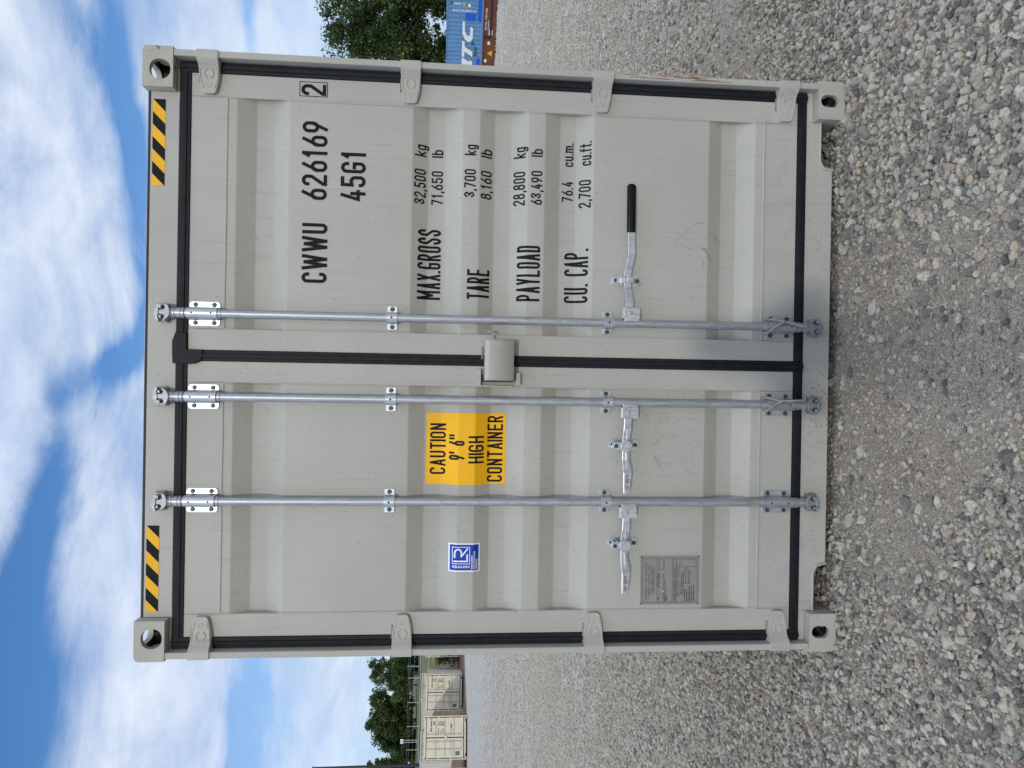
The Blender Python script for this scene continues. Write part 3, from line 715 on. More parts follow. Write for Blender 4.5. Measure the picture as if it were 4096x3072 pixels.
fl.build('floor_frame', simple('underframe', (.03, .03, .03), .8), box)
MB().box(-1.08, 1.08, LEN-.08, LEN-.03, .12, 2.80).build('rear_wall', PAINT, box)
# scrape and rust along the right post, as worn lines on the post's front
def worn(name, segs, mat, parent, y, wid=.002):
    bm = bmesh.new(); k = 0
    for s_ in segs: k += 1; ribbon(bm, s_, wid, lift=.00008*(k % 5))
    return conform(bm, name, mat, parent, .0012, False, y)
RUST = simple('rust', (.24, .085, .03), .9, 0, .4, 60)
seg = []
for i in range(16):
    z = random.uniform(.55, 1.0); x = random.uniform(1.192, 1.206); l_ = random.uniform(.03, .12); seg.append([(x, z), (x+random.uniform(-.002, .002), z-l_)])
worn('rust_mark', seg, RUST, box, .002, .0016)
seg = []
for i in range(12):
    z = random.uniform(1.05, 1.35); x = random.uniform(1.194, 1.206); seg.append([(x, z), (x+random.uniform(-.002, .002), z-random.uniform(.03, .1))])
worn('scratch_mark', seg, LSCR, box, .002, .0018)

# warning stripes ----------------------------------------------------
def clip(poly, fn):
    out = []
    for i in range(len(poly)):
        a, b = poly[i], poly[(i+1) % len(poly)]; fa, fb = fn(a), fn(b)
        if fa >= 0: out.append(a)
        if (fa >= 0) != (fb >= 0):
            t = fa/(fa-fb); out.append((a[0]+(b[0]-a[0])*t, a[1]+(b[1]-a[1])*t))
    return out
for x1 in (1.0245, -.6870):
    x0 = x1-.3460; z0, z1 = 2.8215, 2.8705; bm = bmesh.new()
    for k in range(-1, 8):
        # band k covers the top edge between x1-.05k and x1-.05(k+1); slanted down towards -x
        a, b = x1-.0497*k, x1-.0497*(k+1)
        rect = [(x0, z0), (x1, z0), (x1, z1), (x0, z1)]
        g_ = lambda p: p[0]+(z1-p[1])*1.02
        pl = clip(rect, lambda p: a-g_(p)); pl = clip(pl, lambda p: g_(p)-b) if len(pl) > 2 else []
        if len(pl) > 2: poly2(bm, pl, (k+1) % 2 and 0 or 1) if False else poly2(bm, pl, 0 if k % 2 == 0 else 1)
    conform(bm, 'warning_stripe', [YELS, BLACK], box, .0012, False, .050)

# doors --------------------------------------------------------------
def door(s_):
    """s_=+1 right-hand leaf, -1 left-hand leaf; returns the door part"""
    dm = MB(); xs = lambda a, b: sorted((s_*a, s_*b))
    a0, a1 = xs(.0225, .109); dm.box(a0, a1, DY, .100, .1875, 2.7215)
    a0, a1 = xs(1.045, 1.138); dm.box(a0, a1, DY, .100, .1875, 2.7215)
    a0, a1 = xs(.109, 1.045); dm.box(a0, a1, DY+.0005, .100, 2.581, 2.7215); dm.box(a0, a1, DY+.0005, .100, .1875, .334)
    o = dm.build('door', PAINT, box, .0025)
    # pressed panel
    pm = MB(); n = len(PROF)
    for z, y in PROF: pm.v += [(a0, y+.0004, z), (a1, y+.0004, z)]
    for i in range(n-1): pm.f.append((2*i, 2*i+1, 2*i+3, 2*i+2)); pm.m.append(0)
    p = pm.build('door_panel', PAINT, o, 0, True)
    # weld beads following the panel edge
    wb = MB()
    for xw in (a0+.001, a1-.001):
        pts = [(xw+random.uniform(-.0006, .0006), y-.0006, z) for z, y in PROF]
        wb.tube(pts, [.0034+random.uniform(-.0005, .0006) for _ in pts], 6)
    for zw in (2.5805, .3345):
        pts = [(a0+(a1-a0)*k/30, DY-.0004, zw+random.uniform(-.0008, .0008)) for k in range(31)]
        wb.tube(pts, [.0036+random.uniform(-.0005, .0006) for _ in pts], 6)
    for xw in (a0-.003, a1+.003):
        for z0, z1 in ((2.581, 2.69), (.225, .334)):
            pts = [(xw, DY-.0003, z0+(z1-z0)*k/8) for k in range(9)]
            wb.tube(pts, [.002]*9, 6)
    wb.build('weld_seam', PAINT, o, 0, True)
    return o
DR, DL = door(1), door(-1)
# gaskets
def gasket(name, rects, parent):
    g = MB()
    for x0, x1, z0, z1 in rects:
        if (x1-x0) < (z1-z0):
            pr = [(0, .054), (.04, .0465), (.30, .0455), (.34, .040), (.62, .039), (.66, .0455), (.96, .0465), (1, .054)]
            n0 = len(g.v)
            for u, y in pr: g.v += [(x0+(x1-x0)*u, y, z0), (x0+(x1-x0)*u, y, z1)]
        else:
            pr = [(0, .0542), (.04, .0467), (.30, .0457), (.34, .0402), (.62, .0392), (.66, .0457), (.96, .0467), (1, .0542)]
            n0 = len(g.v)
            for u, y in pr: g.v += [(x0, y, z0+(z1-z0)*u), (x1, y, z0+(z1-z0)*u)]
        for i in range(len(pr)-1): g.f.append((n0+2*i, n0+2*i+1, n0+2*i+3, n0+2*i+2)); g.m.append(0)
        g.box(x0+.001, x1-.001, .0545, .095, z0+.001, z1-.001)
    g.build(name, RUBBER, parent, 0, False)
gasket('door_gasket', [(1.138, 1.1835, .146, 2.7670), (-.0225, .0225, .1462, 2.7668), (.0225, 1.138, 2.7215, 2.7670), (.0225, 1.138, .146, .1875)], DR)
gasket('door_gasket', [(-1.1835, -1.138, .146, 2.7670), (-1.138, -.0225, 2.7215, 2.7670), (-1.138, -.0225, .146, .1875)], DL)
# loose flap where the centre strip meets the top strip
fp = MB(); pts = [(.094, 2.7665), (.056, 2.780), (.008, 2.7795), (-.034, 2.7775), (-.036, 2.716), (-.034, 2.690), (-.027, 2.676), (-.020, 2.664), (.0225, 2.66), (.024, 2.722), (.09, 2.724)]
fp.prism(pts, .0375, .052); fp.build('gasket_flap', RUBBER, DR, .003)
for s_, par in ((1, DR), (-1, DL)):
    for z in (2.744, .166):
        MB().cyl((s_*1.160, .040, z), (s_*1.160, .0365, z), .008, .007, 12).build('gasket_rivet', RUBBER, par)

# hinges -------------------------------------------------------------
def hinge(s_, z):
    h_ = MB()
    prof = [(1.2125, .0415, .001), (1.2120, .0415, -.004), (1.186, .0412, -.006), (1.174, .0405, -.001), (1.160, .0395, .014), (1.150, .0390, .022), (1.125, .0385, .027), (1.10, .036, .028), (1.064, .0275, .029), (1.055, .0225, .0295), (1.0515, .016, .031)]
    n0 = 0
    for x, hw, y in prof:
        h_.v += [(s_*x, y, z-hw), (s_*x, y+.003*0, z+hw), (s_*x, .052, z+hw+.002), (s_*x, .052, z-hw-.002)]
    for i in range(len(prof)-1):
        for a, b in ((0, 1), (1, 2), (2, 3), (3, 0)): h_.f.append((4*i+a, 4*i+b, 4*(i+1)+b, 4*(i+1)+a)); h_.m.append(0)
    k = len(prof)-1; h_.f += [(0, 1, 2, 3), (4*k+3, 4*k+2, 4*k+1, 4*k)]; h_.m += [0, 0]
    o = h_.build('hinge', PAINT, box, .004, True, 3)
    em = MB()
    def yh(x): return float(np.interp(x, [q[0] for q in prof[::-1]], [q[2] for q in prof[::-1]]))
    for q in (.019,):
        for (a0, a1) in ((25, 155), (205, 335)):
            pts = [(s_*(1.128+q*math.cos(R(a))), yh(1.128+q*math.cos(R(a)))-.001, z+q*.92*math.sin(R(a))) for a in np.linspace(a0, a1, 11)]
            # rings stand on the blade, split by the pin rib
            em.tube([(p[0], p[1], p[2]) for p in pts], .0026, 6)
    for a in ((1.146, -.034, 1.108, -.034), (1.146, .034, 1.108, .034), (1.108, -.032, 1.070, -.022), (1.108, .032, 1.070, .022), (1.150, -.034, 1.150, .034)):
        em.tube([(s_*a[0], yh(a[0])-.0005, z+a[1]), (s_*a[2], yh(a[2])-.0005, z+a[3])], .0018, 6)
    em.tube([(s_*(1.085+.009*math.cos(t)), yh(1.085)-.0003, z+.009*math.sin(t)) for t in np.linspace(0, 6.28, 14)], .0012, 5)
    bm = bmesh.new()
    em.build('hinge_relief', PAINT, o, 0, True)
    # sealant squeezed out along the top of the blade
    pts = [(s_*x, .047, z+.041+random.uniform(-.001, .002)) for x in np.linspace(1.165, 1.10, 9)]
    MB().tube(pts, [.002+.003*random.random() for _ in pts], 6).build('sealant', SEAL, o, 0, True)
for s_ in (1, -1):
    for z in HZ: hinge(s_, z)

# locking gear -------------------------------------------------------
bolt_me = None
def bolt(x, y, z, parent, rad=.0082, k=[0]):
    global bolt_me
    if bolt_me is None:
        m_ = MB(); m_.cyl((0, .004, 0), (0, -.0045, 0), .0082, .0078, 6); m_.cyl((0, .0055, 0), (0, .0035, 0), .0095, None, 14)
        bolt_me = mbmesh(m_); bolt_me.materials.append(TEAL)
    o = bpy.data.objects.new('bolt', bolt_me); COL.objects.link(o); o.parent = parent; o.location = (x, y, z); o.rotation_euler = (0, random.uniform(0, 1), 0)
def half_sleeve(m_, x, y, z0, z1, ro, yb=.050, n=12):
    """pressed cover that bulges over the bar and lands on the plate"""
    pts = [(x-ro-.004, yb-.004), (x-ro, yb-.010)]+[(x-ro*math.cos(t), y-ro*math.sin(t)) for t in np.linspace(0, math.pi, n)]+[(x+ro, yb-.010), (x+ro+.004, yb-.004)]
    n0 = len(m_.v); k = len(pts)
    for a, b in pts: m_.v += [(a, b, z0), (a, b, z1)]
    for i in range(k-1): m_.f.append((n0+2*i, n0+2*i+1, n0+2*i+3, n0+2*i+2)); m_.m.append(0)
    m_.f += [tuple(n0+2*i for i in range(k)), tuple(n0+2*i+1 for i in range(k))]; m_.m += [0, 0]
YB = .0175
def cam(m_, x, zc, s_, flip):
    """forked cam head; s_=+1 at the header, -1 at the sill"""
    Zf = lambda a: zc+s_*a
    P = lambda pts, y0, y1: m_.prism([(x+flip*a*.84, Zf(b*.96)) for a, b in pts], y0, y1)
    m_.cyl((x, YB, Zf(-.004)), (x, YB, Zf(.010)), .0205, .0190, 18)
    P([(-.012, .004), (.012, .004), (.034, .012), (.042, .024), (.036, .028), (.020, .022), (.012, .030), (.010, .054), (-.010, .056), (-.012, .030), (-.022, .024), (-.034, .032), (-.038, .026), (-.026, .012)], -.006, .024)
    P([(-.006, .046), (.016, .046), (.022, .052), (.020, .062), (-.010, .066), (-.040, .058), (-.046, .048), (-.040, .044), (-.022, .050)], -.010, .010)
    P([(.016, .034), (.032, .032), (.036, .046), (.030, .054), (.018, .052)], -.018, .012)
    P([(-.030, .036), (-.016, .034), (-.015, .044), (-.026, .046)], -.014, .012)
def keeper(m_, x, zc, s_):
    Zf = lambda a: zc+s_*a
    a, b = sorted((Zf(.020), Zf(.066))); m_.prism([(x-.040, a+.006), (x-.034, a), (x+.032, a), (x+.038, a+.006), (x+.036, b-.004), (x+.030, b), (x-.030, b), (x-.038, b-.006)], .030, .0498); m_.box(x-.036, x-.026, .012, .0305, a+.006, b-.008); m_.box(x+.025, x+.034, .012, .0305, a+.006, b-.008)
def locking_bar(x, idx):
    b = MB(); b.cyl((x, YB, .150), (x, YB, 2.770), .0172, None, 24)
    for z0, z1, q in ((2.738, 2.752, .0212), (2.725, 2.735, .0222), (2.582, 2.592, .0205), (2.7625, 2.774, .0195), (.324, .336, .0205), (.178, .188, .0212), (.190, .197, .0222), (.150, .164, .0205)):
        b.cyl((x, YB, z0), (x, YB, z1), q, None, 24)
    o = b.build('locking_bar', GALV, box, 0, True)
    for zt, s_ in ((2.772, 1), (.149, -1)):
        c = MB(); cam(c, x, zt, s_, 1 if idx != 1 else -1); c.build('cam_head', CASTG, o, .0015)
        k = MB(); keeper(k, x, zt, s_); k.build('cam_keeper', CASTG, o, .002)
    for z0, z1 in ((2.595, 2.7165), (.200, .3205)):
        p = MB(); p.prism(rrect(x-.0490, x+.0490, z0, z1, .013), .0445, .0498); br = p.build('bar_bracket', GALV2, o, .0008)
        h_ = MB(); half_sleeve(h_, x, YB, z0+.001, z1-.001, .0235); h_.build('bracket_sleeve', GALV if z0 < 1 else GALV2, o, 0, True)
        for dz in (.022, .097):
            MB().cyl((x, YB-.0240, z0+dz+.001), (x, YB-.0215, z0+dz+.001), .0038, None, 10).build('grease_hole', HOLE, o)
        for dx in (-.0365, .0365):
            for zz in (z0+.0235, z0+.0965): bolt(x+dx, .0405, zz, o)
    for zc in (1.9075, 1.0095):
        p = MB(); p.prism(rrect(x-.0485, x+.0485, zc-.0205, zc+.0205, .005), .0440, .0498); p.build('bar_bracket', GALV2, o, .0008)
        h_ = MB(); half_sleeve(h_, x, YB, zc-.0225, zc+.0200, .0222); h_.build('bracket_sleeve', GALV2, o, 0, True)
        MB().cyl((x, YB-.0228, zc), (x, YB-.0200, zc), .0042, None, 10).build('grease_hole', HOLE, o)
        for dx in (-.0365, .0365): bolt(x+dx, .0395, zc, o)
    return o
BX = (.1675, -.1660, -.5835)
bars = [locking_bar(x, i) for i, x in enumerate(BX)]
def blade(m_, pts, hw, th=.010):
    """flat bar through (x, y, z) centre points; hw half heights"""
    n0 = len(m_.v)
    for (x, y, z), h_ in zip(pts, hw): m_.v += [(x, y-th/2, z-h_), (x, y-th/2, z+h_), (x, y+th/2, z+h_), (x, y+th/2, z-h_)]
    for i in range(len(pts)-1):
        for a, b in ((0, 1), (1, 2), (2, 3), (3, 0)): m_.f.append((n0+4*i+a, n0+4*i+b, n0+4*(i+1)+b, n0+4*(i+1)+a)); m_.m.append(0)
    k = n0+4*(len(pts)-1); m_.f += [(n0, n0+1, n0+2, n0+3), (k+3, k+2, k+1, k)]; m_.m += [0, 0]
# right-hand long handle with rubber grip
h = MB(); blade(h, [(.228, .004, .924), (.262, -.002, .925), (.318, .014, .932), (.372, .014, .9325), (.392, .010, .930), (.452, -.006, .922), (.56, -.008, .925), (.60, -.008, .926)], [.0148]*8)
h.build('door_handle', GALV2, bars[0], .0015)
g = MB(); n_ = 14
gp = [(.5435, .0185), (.545, .0188), (.735, .0192), (.742, .0150), (.7455, .008)]
for x, hw in gp: g.v += [(x, -.008+.011*math.sin(2*math.pi*k/n_)*(hw/.019), .926+(.0 if x < .6 else .001)+hw*(abs(math.cos(2*math.pi*k/n_))**.6)*(1 if math.cos(2*math.pi*k/n_) > 0 else -1)) for k in range(n_)]
for i in range(len(gp)-1):
    for k in range(n_): g.f.append((i*n_+k, i*n_+(k+1) % n_, (i+1)*n_+(k+1) % n_, (i+1)*n_+k)); g.m.append(0)
g.f += [tuple(range(n_)), tuple((len(gp)-1)*n_+k for k in range(n_))]; g.m += [0, 0]
g.build('handle_grip', GRIP, bars[0], 0, True)
def pivot(x0, x1, par, side):
    p = MB(); p.prism(rrect(x0, x1, .881, .950, .005), -.008, -.003); p.prism(rrect(x0, x1, .881, .950, .005), .014, .018)
    p.box(x0, x1, -.007, .017, .950, .955); xa, xb = (x0-.012, x0+.002) if side > 0 else (x1-.002, x1+.012)
    p.box(xa, xb, -.006, .016, .884, .946)
    o = p.build('handle_pivot', GALV2, par, .0015)
    xc = (x0+x1)/2
    MB().cyl((xc, -.008, .924), (xc, -.012, .924), .010, .004, 14).build('pivot_pin', CAST, par)
pivot(.186, .232, bars[0], 1); pivot(-.231, -.184, bars[1], -1); pivot(-.647, -.600, bars[2], -1)
def catch(xc, zc, par, kind):
    p = MB(); p.prism(rrect(xc-.0225, xc+.0225, zc-.066, zc+.066, .021, 6), .044, .0498); p.build('handle_catch', GALV2, par, .0008)
    bolt(xc+(.002 if kind else 0), .0400, zc+.047, par); bolt(xc, .0400, zc-.049, par)
    q = MB()
    if kind == 0:
        q.box(xc-.0135, xc+.0135, .020, .044, zc+.014, zc+.024); q.box(xc-.0135, xc+.0135, .001, .006, zc-.018, zc+.020); q.box(xc-.0135, xc+.0135, -.002, .004, zc-.010, zc+.004)
        q.box(xc-.0135, xc+.0135, .004, .040, zc-.024, zc-.017); q.box(xc-.0125, xc+.0125, .030, .044, zc-.034, zc-.022)
        q.box(xc-.0135, xc+.0135, .036, .042, zc+.022, zc+.058)
    else:
        q.prism(rrect(xc-.0175, xc+.0175, zc+.006, zc+.064, .015, 6), -.0185, -.0135); q.box(xc-.014, xc+.014, -.014, .044, zc+.026, zc+.034)
        MB().prism([(xc+.026*math.cos(t)-.001, zc+.004+.024*math.sin(t)) for t in np.linspace(0, 6.283, 22)[:-1]], -.021, -.014).build('catch_thumb_plate', GALV2, par, .0015)
        MB().box(xc-.012, xc+.012, .030, .044, zc-.036, zc-.018).build('catch_lug', GALV2, par, .0015)
        q.box(xc-.012, xc+.012, .002, .044, zc+.040, zc+.050)
    q.build('catch_flap', GALV2, par, .0015)
    if kind: MB().cyl((xc, -.0185, zc+.047), (xc, -.0225, zc+.047), .009, None, 6).build('bolt', TEAL, par)
catch(.349, .9325, bars[0], 0); catch(-.345, .9295, bars[1], 1); catch(-.760, .9275, bars[2], 1)
def inner_handle(x0, par):
    h_ = MB(); blade(h_, [(x0, .002, .924), (x0-.045, .0, .925), (x0-.075, .0, .926), (x0-.115, .006, .930), (x0-.20, .006, .930), (x0-.235, -.002, .926), (x0-.252, -.008, .9245), (x0-.310, -.011, .928), (x0-.3395, -.012, .930)],
                     [.0165, .0165, .0175, .0165, .0160, .0190, .0185, .0155, .0125], .012)
    o = h_.build('door_handle', GALV2, par, .003, False, 3)
    r_ = MB(); r_.prism([(x0-.072, .9265), (x0-.150, .9335), (x0-.240, .9255), (x0-.150, .9265)], -.012, .006); r_.build('handle_rib', GALV2, par, .001)
    bm = bmesh.new(); text(bm, 'SAEJIN', x0-.262, .934, .012, .062, .0016, angle=math.pi); return conform(bm, 'handle_lettering', ETCH, par, .0, False, -.0192)
inner_handle(-.205, bars[1]); inner_handle(-.622, bars[2])

# lock box over the centre joint --------------------------------------
lb = MB(); x0, x1, z0, z1 = -.0835, .0885, 1.4085, 1.5270
pts = [(.050, z1), (.050, z1+.0), ]
lb.v += [(x0, .050, z0), (x1, .050, z0), (x0, -.018, z0), (x1, -.018, z0), (x0+.003, -.0245, z0+.0), (x1-.003, -.0245, z0), (x0, .050, z1), (x1, .050, z1), (x0, -.010, z1), (x1, -.010, z1), (x0+.004, -.0245, z1-.014), (x1-.004, -.0245, z1-.014)]
lb.f += [(4, 5, 11, 10), (10, 11, 9, 8), (8, 9, 7, 6), (0, 2, 4, 10, 8, 6), (1, 3, 5, 11, 9, 7)]; lb.m += [0]*5
o = lb.build('lock_box', PAINT, DR, .004, True, 3); sm = o.modifiers.new('s', 'SOLIDIFY'); sm.thickness = .004
MB().tube([(.088, .02, 1.494), (.096, .02, 1.494)]+[(.100+.012*math.sin(t), .008, 1.484+.012*math.cos(t)+.0) for t in ()]+[(.106, .012, 1.4935), (.114, .010, 1.4955), (.1195, .006, 1.5015), (.1200, .004, 1.510), (.1185, .003, 1.518)], .0034, 8).build('box_hook', PAINT, DR, 0, True)
MB().box(.084, .0935, .012, .030, 1.488, 1.520).build('box_hinge_lug', PAINT, DR, .001)
hb = MB(); hb.box(-.106, -.034, .022, .050, 1.540, 1.546); hb.box(-.108, -.102, .022, .050, 1.408, 1.546); hb.box(-.103, -.072, .030, .0497, 1.538, 1.541)
hb.build('lock_box_holder', PAINT, DL, .002); MB().box(-.098, -.048, .018, .0497, 1.376, 1.395).build('holder_lug', PAINT, DL, .0015)
MB().box(-.088, -.060, .028, .0495, 1.405, 1.535).build('holder_plate', DARK, DL)
MB().tube([(.058-.006*k, .046, 1.5345+random.uniform(-.001, .002)) for k in range(11)], [.003+.002*random.random() for k in range(11)], 6).build('sealant', SEAL, DR, 0, True)

# lettering on the right-hand door -------------------------------------
def line(s, x, z, h_, w_, t, par=DR, slant=0, mat=BLACK, off=.0012):
    bm = bmesh.new(); text(bm, s, x, z, h_, w_, t, 0, slant); return conform(bm, 'lettering', mat, par, off)
line('CWWU', .3050, 2.1765, .1010, .2430, .0135)
line('626169', .6440, 2.1815, .1010, .3190, .0135)
line('45G1', .6450, 2.0255, .1005, .2045, .0135)
line('2', 1.0690, 2.1905, .0990, .0450, .0135)
bm = bmesh.new(); ribbon(bm, [(1.0650, 2.1855), (1.1230, 2.1855), (1.1230, 2.2955), (1.0650, 2.2955)], .0028, True); conform(bm, 'lettering_frame', BLACK, DR)
line('MAX.GROSS', .2520, 1.7140, .0955, .2930, .0100)
line('TARE', .2560, 1.5090, .0945, .1240, .0100)
line('PAYLOAD', .2530, 1.2990, .0960, .2320, .0100)
line('CU. CAP.', .2535, 1.0930, .0970, .2280, .0100)
for s, x, z, w_, u, ux, uw in (('32,500', .648, 1.7800, .144, 'kg', .846, .048), ('71,650', .650, 1.7095, .141, 'lb', .848, .032), ('3,700', .679, 1.5735, .116, 'kg', .853, .044), ('8,160', .677, 1.5050, .117, 'lb', .850, .035),
                               ('28,800', .655, 1.3665, .142, 'kg', .854, .046), ('63,490', .658, 1.2945, .141, 'lb', .859, .032), ('76.4', .683, 1.1580, .087, 'cu.m.', .833, .099), ('2,700', .656, 1.0870, .118, 'cu.ft.', .835, .102)):
    sl = .0
    line(s, x, z, .0475, w_, .0063, slant=sl); line(u, ux, z, .0475, uw, .0063, slant=sl)
# yellow height label on the left-hand door
bm = bmesh.new(); flat_quad(bm, -.5190, -.2200, 1.4280, 1.7610); conform(bm, 'height_label', YEL, DL, .0010)
for s, x, z, h_, w_ in (('CAUTION', -.4780, 1.6800, .0660, .2130), ("9' 6''", -.4150, 1.6020, .0640, .1050), ('HIGH', -.4290, 1.5205, .0650, .1140), ('CONTAINER', -.5090, 1.4405, .0655, .2780)):
    line(s, x, z, h_, w_, .0084, DL, off=.0018)
# blue certification sticker
bm = bmesh.new(); flat_quad(bm, -.8805, -.7615, 1.5300, 1.6620); conform(bm, 'certification_label', WHITE, DL, .0010)
bm = bmesh.new(); flat_quad(bm, -.8745, -.7675, 1.5360, 1.6560); conform(bm, 'certification_label', BLUE, DL, .0016)
bm = bmesh.new(); ribbon(bm, [(-.8470, 1.5735), (-.7780, 1.5735), (-.7780, 1.6455), (-.8470, 1.6455)], .0026, True)
ribbon(bm, [(-.8365, 1.6370), (-.8365, 1.5835), (-.8100, 1.5835)], .0062, lift=.0001)
ribbon(bm, [(-.8190, 1.6360)]+arc(-.8030, 1.6220, .0160, .0140, 90, -90, 8)+[(-.8160, 1.6080), (-.7860, 1.5835)], .0062, lift=.0002)
text(bm, 'CERTIFIED', -.8545, 1.5735, .0095, .0720, .0022, angle=math.pi/2)
text(bm, 'CONTAINER', -.8690, 1.5600, .0075, .0560, .0016); text(bm, 'CERTIFICATION', -.8690, 1.5500, .0075, .0740, .0016); text(bm, 'SCHEME', -.8690, 1.5400, .0075, .0400, .0016)
conform(bm, 'label_lettering', WHITE, DL, .0022)
# approval plate
MB().prism(rrect(-1.0230, -.8180, .5920, .8470, .004), .0465, .0502).build('approval_plate', PLATE, DL, .001)
fr_ = MB()
for a in ((-1.023, -.818, .842, .847), (-1.023, -.818, .592, .5965), (-1.023, -1.018, .592, .847), (-.823, -.818, .592, .847)): fr_.box(a[0], a[1], .0445, .0466, a[2], a[3])
fr_.build('plate_rim', PLATE, DL)
bm = bmesh.new()
for x0, x1, z0, z1 in ((-1.014, -.827, .748, .838), (-1.014, -.827, .709, .744), (-1.014, -.827, .693, .704), (-1.014, -.827, .599, .690), (-.975, -.864, .787, .800), (-1.0, -.95, .765, .775), (-.88, -.83, .765, .775),
                       (-.97, -.92, .735, .742), (-.98, -.89, .660, .671), (-.936, -.868, .650, .658), (-.936, -.868, .640, .649), (-.863, -.831, .606, .672)):
    ribbon(bm, [(x0, z0), (x1, z0), (x1, z1), (x0, z1)], .0014, True)
k_ = [('APPROVED FOR TRANSPORT', -1.001, .8175, .0090, .162), ('UNDER CUSTOMS SEAL', -.987, .8045, .0090, .134), ('GB/C 18425 LR/2021', -.970, .7895, .0075, .100), ('TYPE', -1.010, .7665, .0060, .017),
      ('MANUFACTURERS NO.', -.947, .7710, .0055, .062), ('OF THE CONTAINER', -.947, .7630, .0055, .055), ('OWNERS NO.', -1.010, .7370, .0052, .034), ('OWNED BY', -1.010, .7300, .0052, .030),
      ('CSC SAFETY APPROVAL', -.990, .6770, .0090, .140), ('GB-LR 28539-01/2021', -.977, .6625, .0065, .084), ('DATE MANUFACTURED', -1.010, .6505, .0055, .052), ('IDENTIFICATION NO.', -1.010, .6415, .0055, .050),
      ('MAXIMUM OPERATING GROSS MASS', -1.010, .6315, .0055, .062), ('ALLOWABLE STACKING LOAD FOR 1.8G', -1.010, .6215, .0055, .068), ('TRANSVERSE RACKING TEST FORCE', -1.010, .6115, .0055, .068),
      ('32.500 KG', -.936, .6315, .0055, .026), ('71.650 LB', -.905, .6315, .0055, .026), ('TIMBER COMPONENT TREATMENT', -1.005, .6955, .0055, .14)]
for i, (s, x, z, h_, w_) in enumerate(k_): text(bm, s, x, z, h_, w_, .0011)
conform(bm, 'plate_lettering', ETCH, DL, .0006, False, .0465)
for x in (-.884, -.967): MB().cyl((x, .0465, .7465), (x, .0425, .7465), .0055, .003, 10).build('rivet', PAINT, DL)

# scuffs and scratches --------------------------------------------------
bm = bmesh.new(); rs = random.Random(5)
for i in range(55):
    x = rs.gauss(-.33, .10); z = rs.gauss(.76, .09); a = rs.uniform(2.2, 4.6); l_ = rs.uniform(.012, .06); bend = rs.uniform(-.6, .6)
    pts = []
    for k in range(6): pts.append((x, z)); x += math.cos(a)*l_/5; z += math.sin(a)*l_/5; a += bend/5
    if min(p[1] for p in pts) > .36: ribbon(bm, pts, rs.uniform(.0006, .0014), lift=.00003*(i % 9))
for pts in ([(.56, .71), (.53, .66), (.50, .60), (.515, .585)], [(.59, .67), (.60, .64), (.62, .60), (.625, .56)], [(.50, .575), (.47, .545)], [(.49, .582), (.50, .57)], [(.16, .56), (.13, .54), (.115, .50)], [(.12, .45), (.10, .40), (.105, .36)]):
    pass
conform(bm, 'scuff_mark', SCUFF, DL, .0009)
bm = bmesh.new()
for i, (pts, w_) in enumerate((([(.560, .705), (.555, .700)], .002), ([(.583, .655), (.548, .690), (.520, .728), (.505, .690), (.488, .640)], .0012), ([(.600, .640), (.605, .610), (.608, .590)], .002), ([(.500, .600), (.470, .572), (.445, .560)], .0035), ([(.492, .606), (.500, .588), (.482, .580)], .003), ([(.19, .56), (.172, .535), (.150, .52)], .0012),
                               ([(.440, .596), (.425, .594)], .003), ([(.565, .56), (.545, .535), (.54, .52)], .002), ([(.200, .56), (.19, .50), (.196, .44)], .0010), ([(.535, .52), (.52, .50)], .0015))):
    ribbon(bm, pts, w_, lift=.00005*(i % 5))
conform(bm, 'scuff_mark', SCUFF, DR, .0009)
bm = bmesh.new()
for pts in ([(.40, .795), (.388, .742), (.365, .732), (.330, .760), (.292, .790)],): ribbon(bm, pts, .0012)
conform(bm, 'scratch_mark', LSCR, DR, .0009)

# wire ropes twisted round the two inner bars ---------------------------
def rope(name, paths, label):
    o = None; m_ = MB()
    for pts in paths:
        P = [Vector(p) for p in pts]; dense = []
        for i in range(len(P)-1):
            p0 = P[max(i-1, 0)]; p1 = P[i]; p2 = P[i+1]; p3 = P[min(i+2, len(P)-1)]
            for k in range(10):
                t = k/10; dense.append(.5*((2*p1)+(p2-p0)*t+(2*p0-5*p1+4*p2-p3)*t*t+(3*p1-p0-3*p2+p3)*t**3))
        dense.append(P[-1])
        for ph in (0, math.pi):
            q = []; ln = 0
            for i, p in enumerate(dense):
                tg = (dense[min(i+1, len(dense)-1)]-dense[max(i-1, 0)]).normalized(); a = tg.cross(Vector((0, 1, 0))).normalized(); b = tg.cross(a)
                if i: ln += (p-dense[i-1]).length
                th = ln/.022*2*math.pi+ph; q.append(p+(a*math.cos(th)+b*math.sin(th))*.0033)
            m_.tube(q, .0035, 6)
    o = m_.build(name, ROPE, None, 0, True); tag(o, label, 'wire rope', 'wire ropes tied to the locking bars'); return o
x = BX[0]; yb = YB-.029
rope('wire_rope', [[(x-.006, yb+.004, .150), (x+.002, yb, .185), (x+.012, yb-.002, .225), (x+.020, yb-.001, .262), (x+.030, yb+.016, .305), (x+.028, YB+.010, .330), (x, YB+.025, .336), (x-.026, YB+.005, .332), (x-.020, yb+.008, .318), (x-.004, yb, .298), (x+.018, yb-.005, .262)]],
     'twisted steel wire rope slung diagonally over the right locking bar near the sill')
x = BX[1]
rope('wire_rope', [[(x+.018, yb+.010, .155), (x+.019, yb+.006, .19), (x+.016, yb+.002, .24), (x+.018, yb, .275), (x+.028, yb+.014, .31), (x+.028, YB+.010, .332), (x, YB+.025, .338), (x-.026, YB+.005, .332), (x-.016, yb+.006, .312), (x, yb, .290), (x+.016, yb-.003, .262)]],
     'twisted steel wire rope hanging straight along the middle locking bar near the sill')

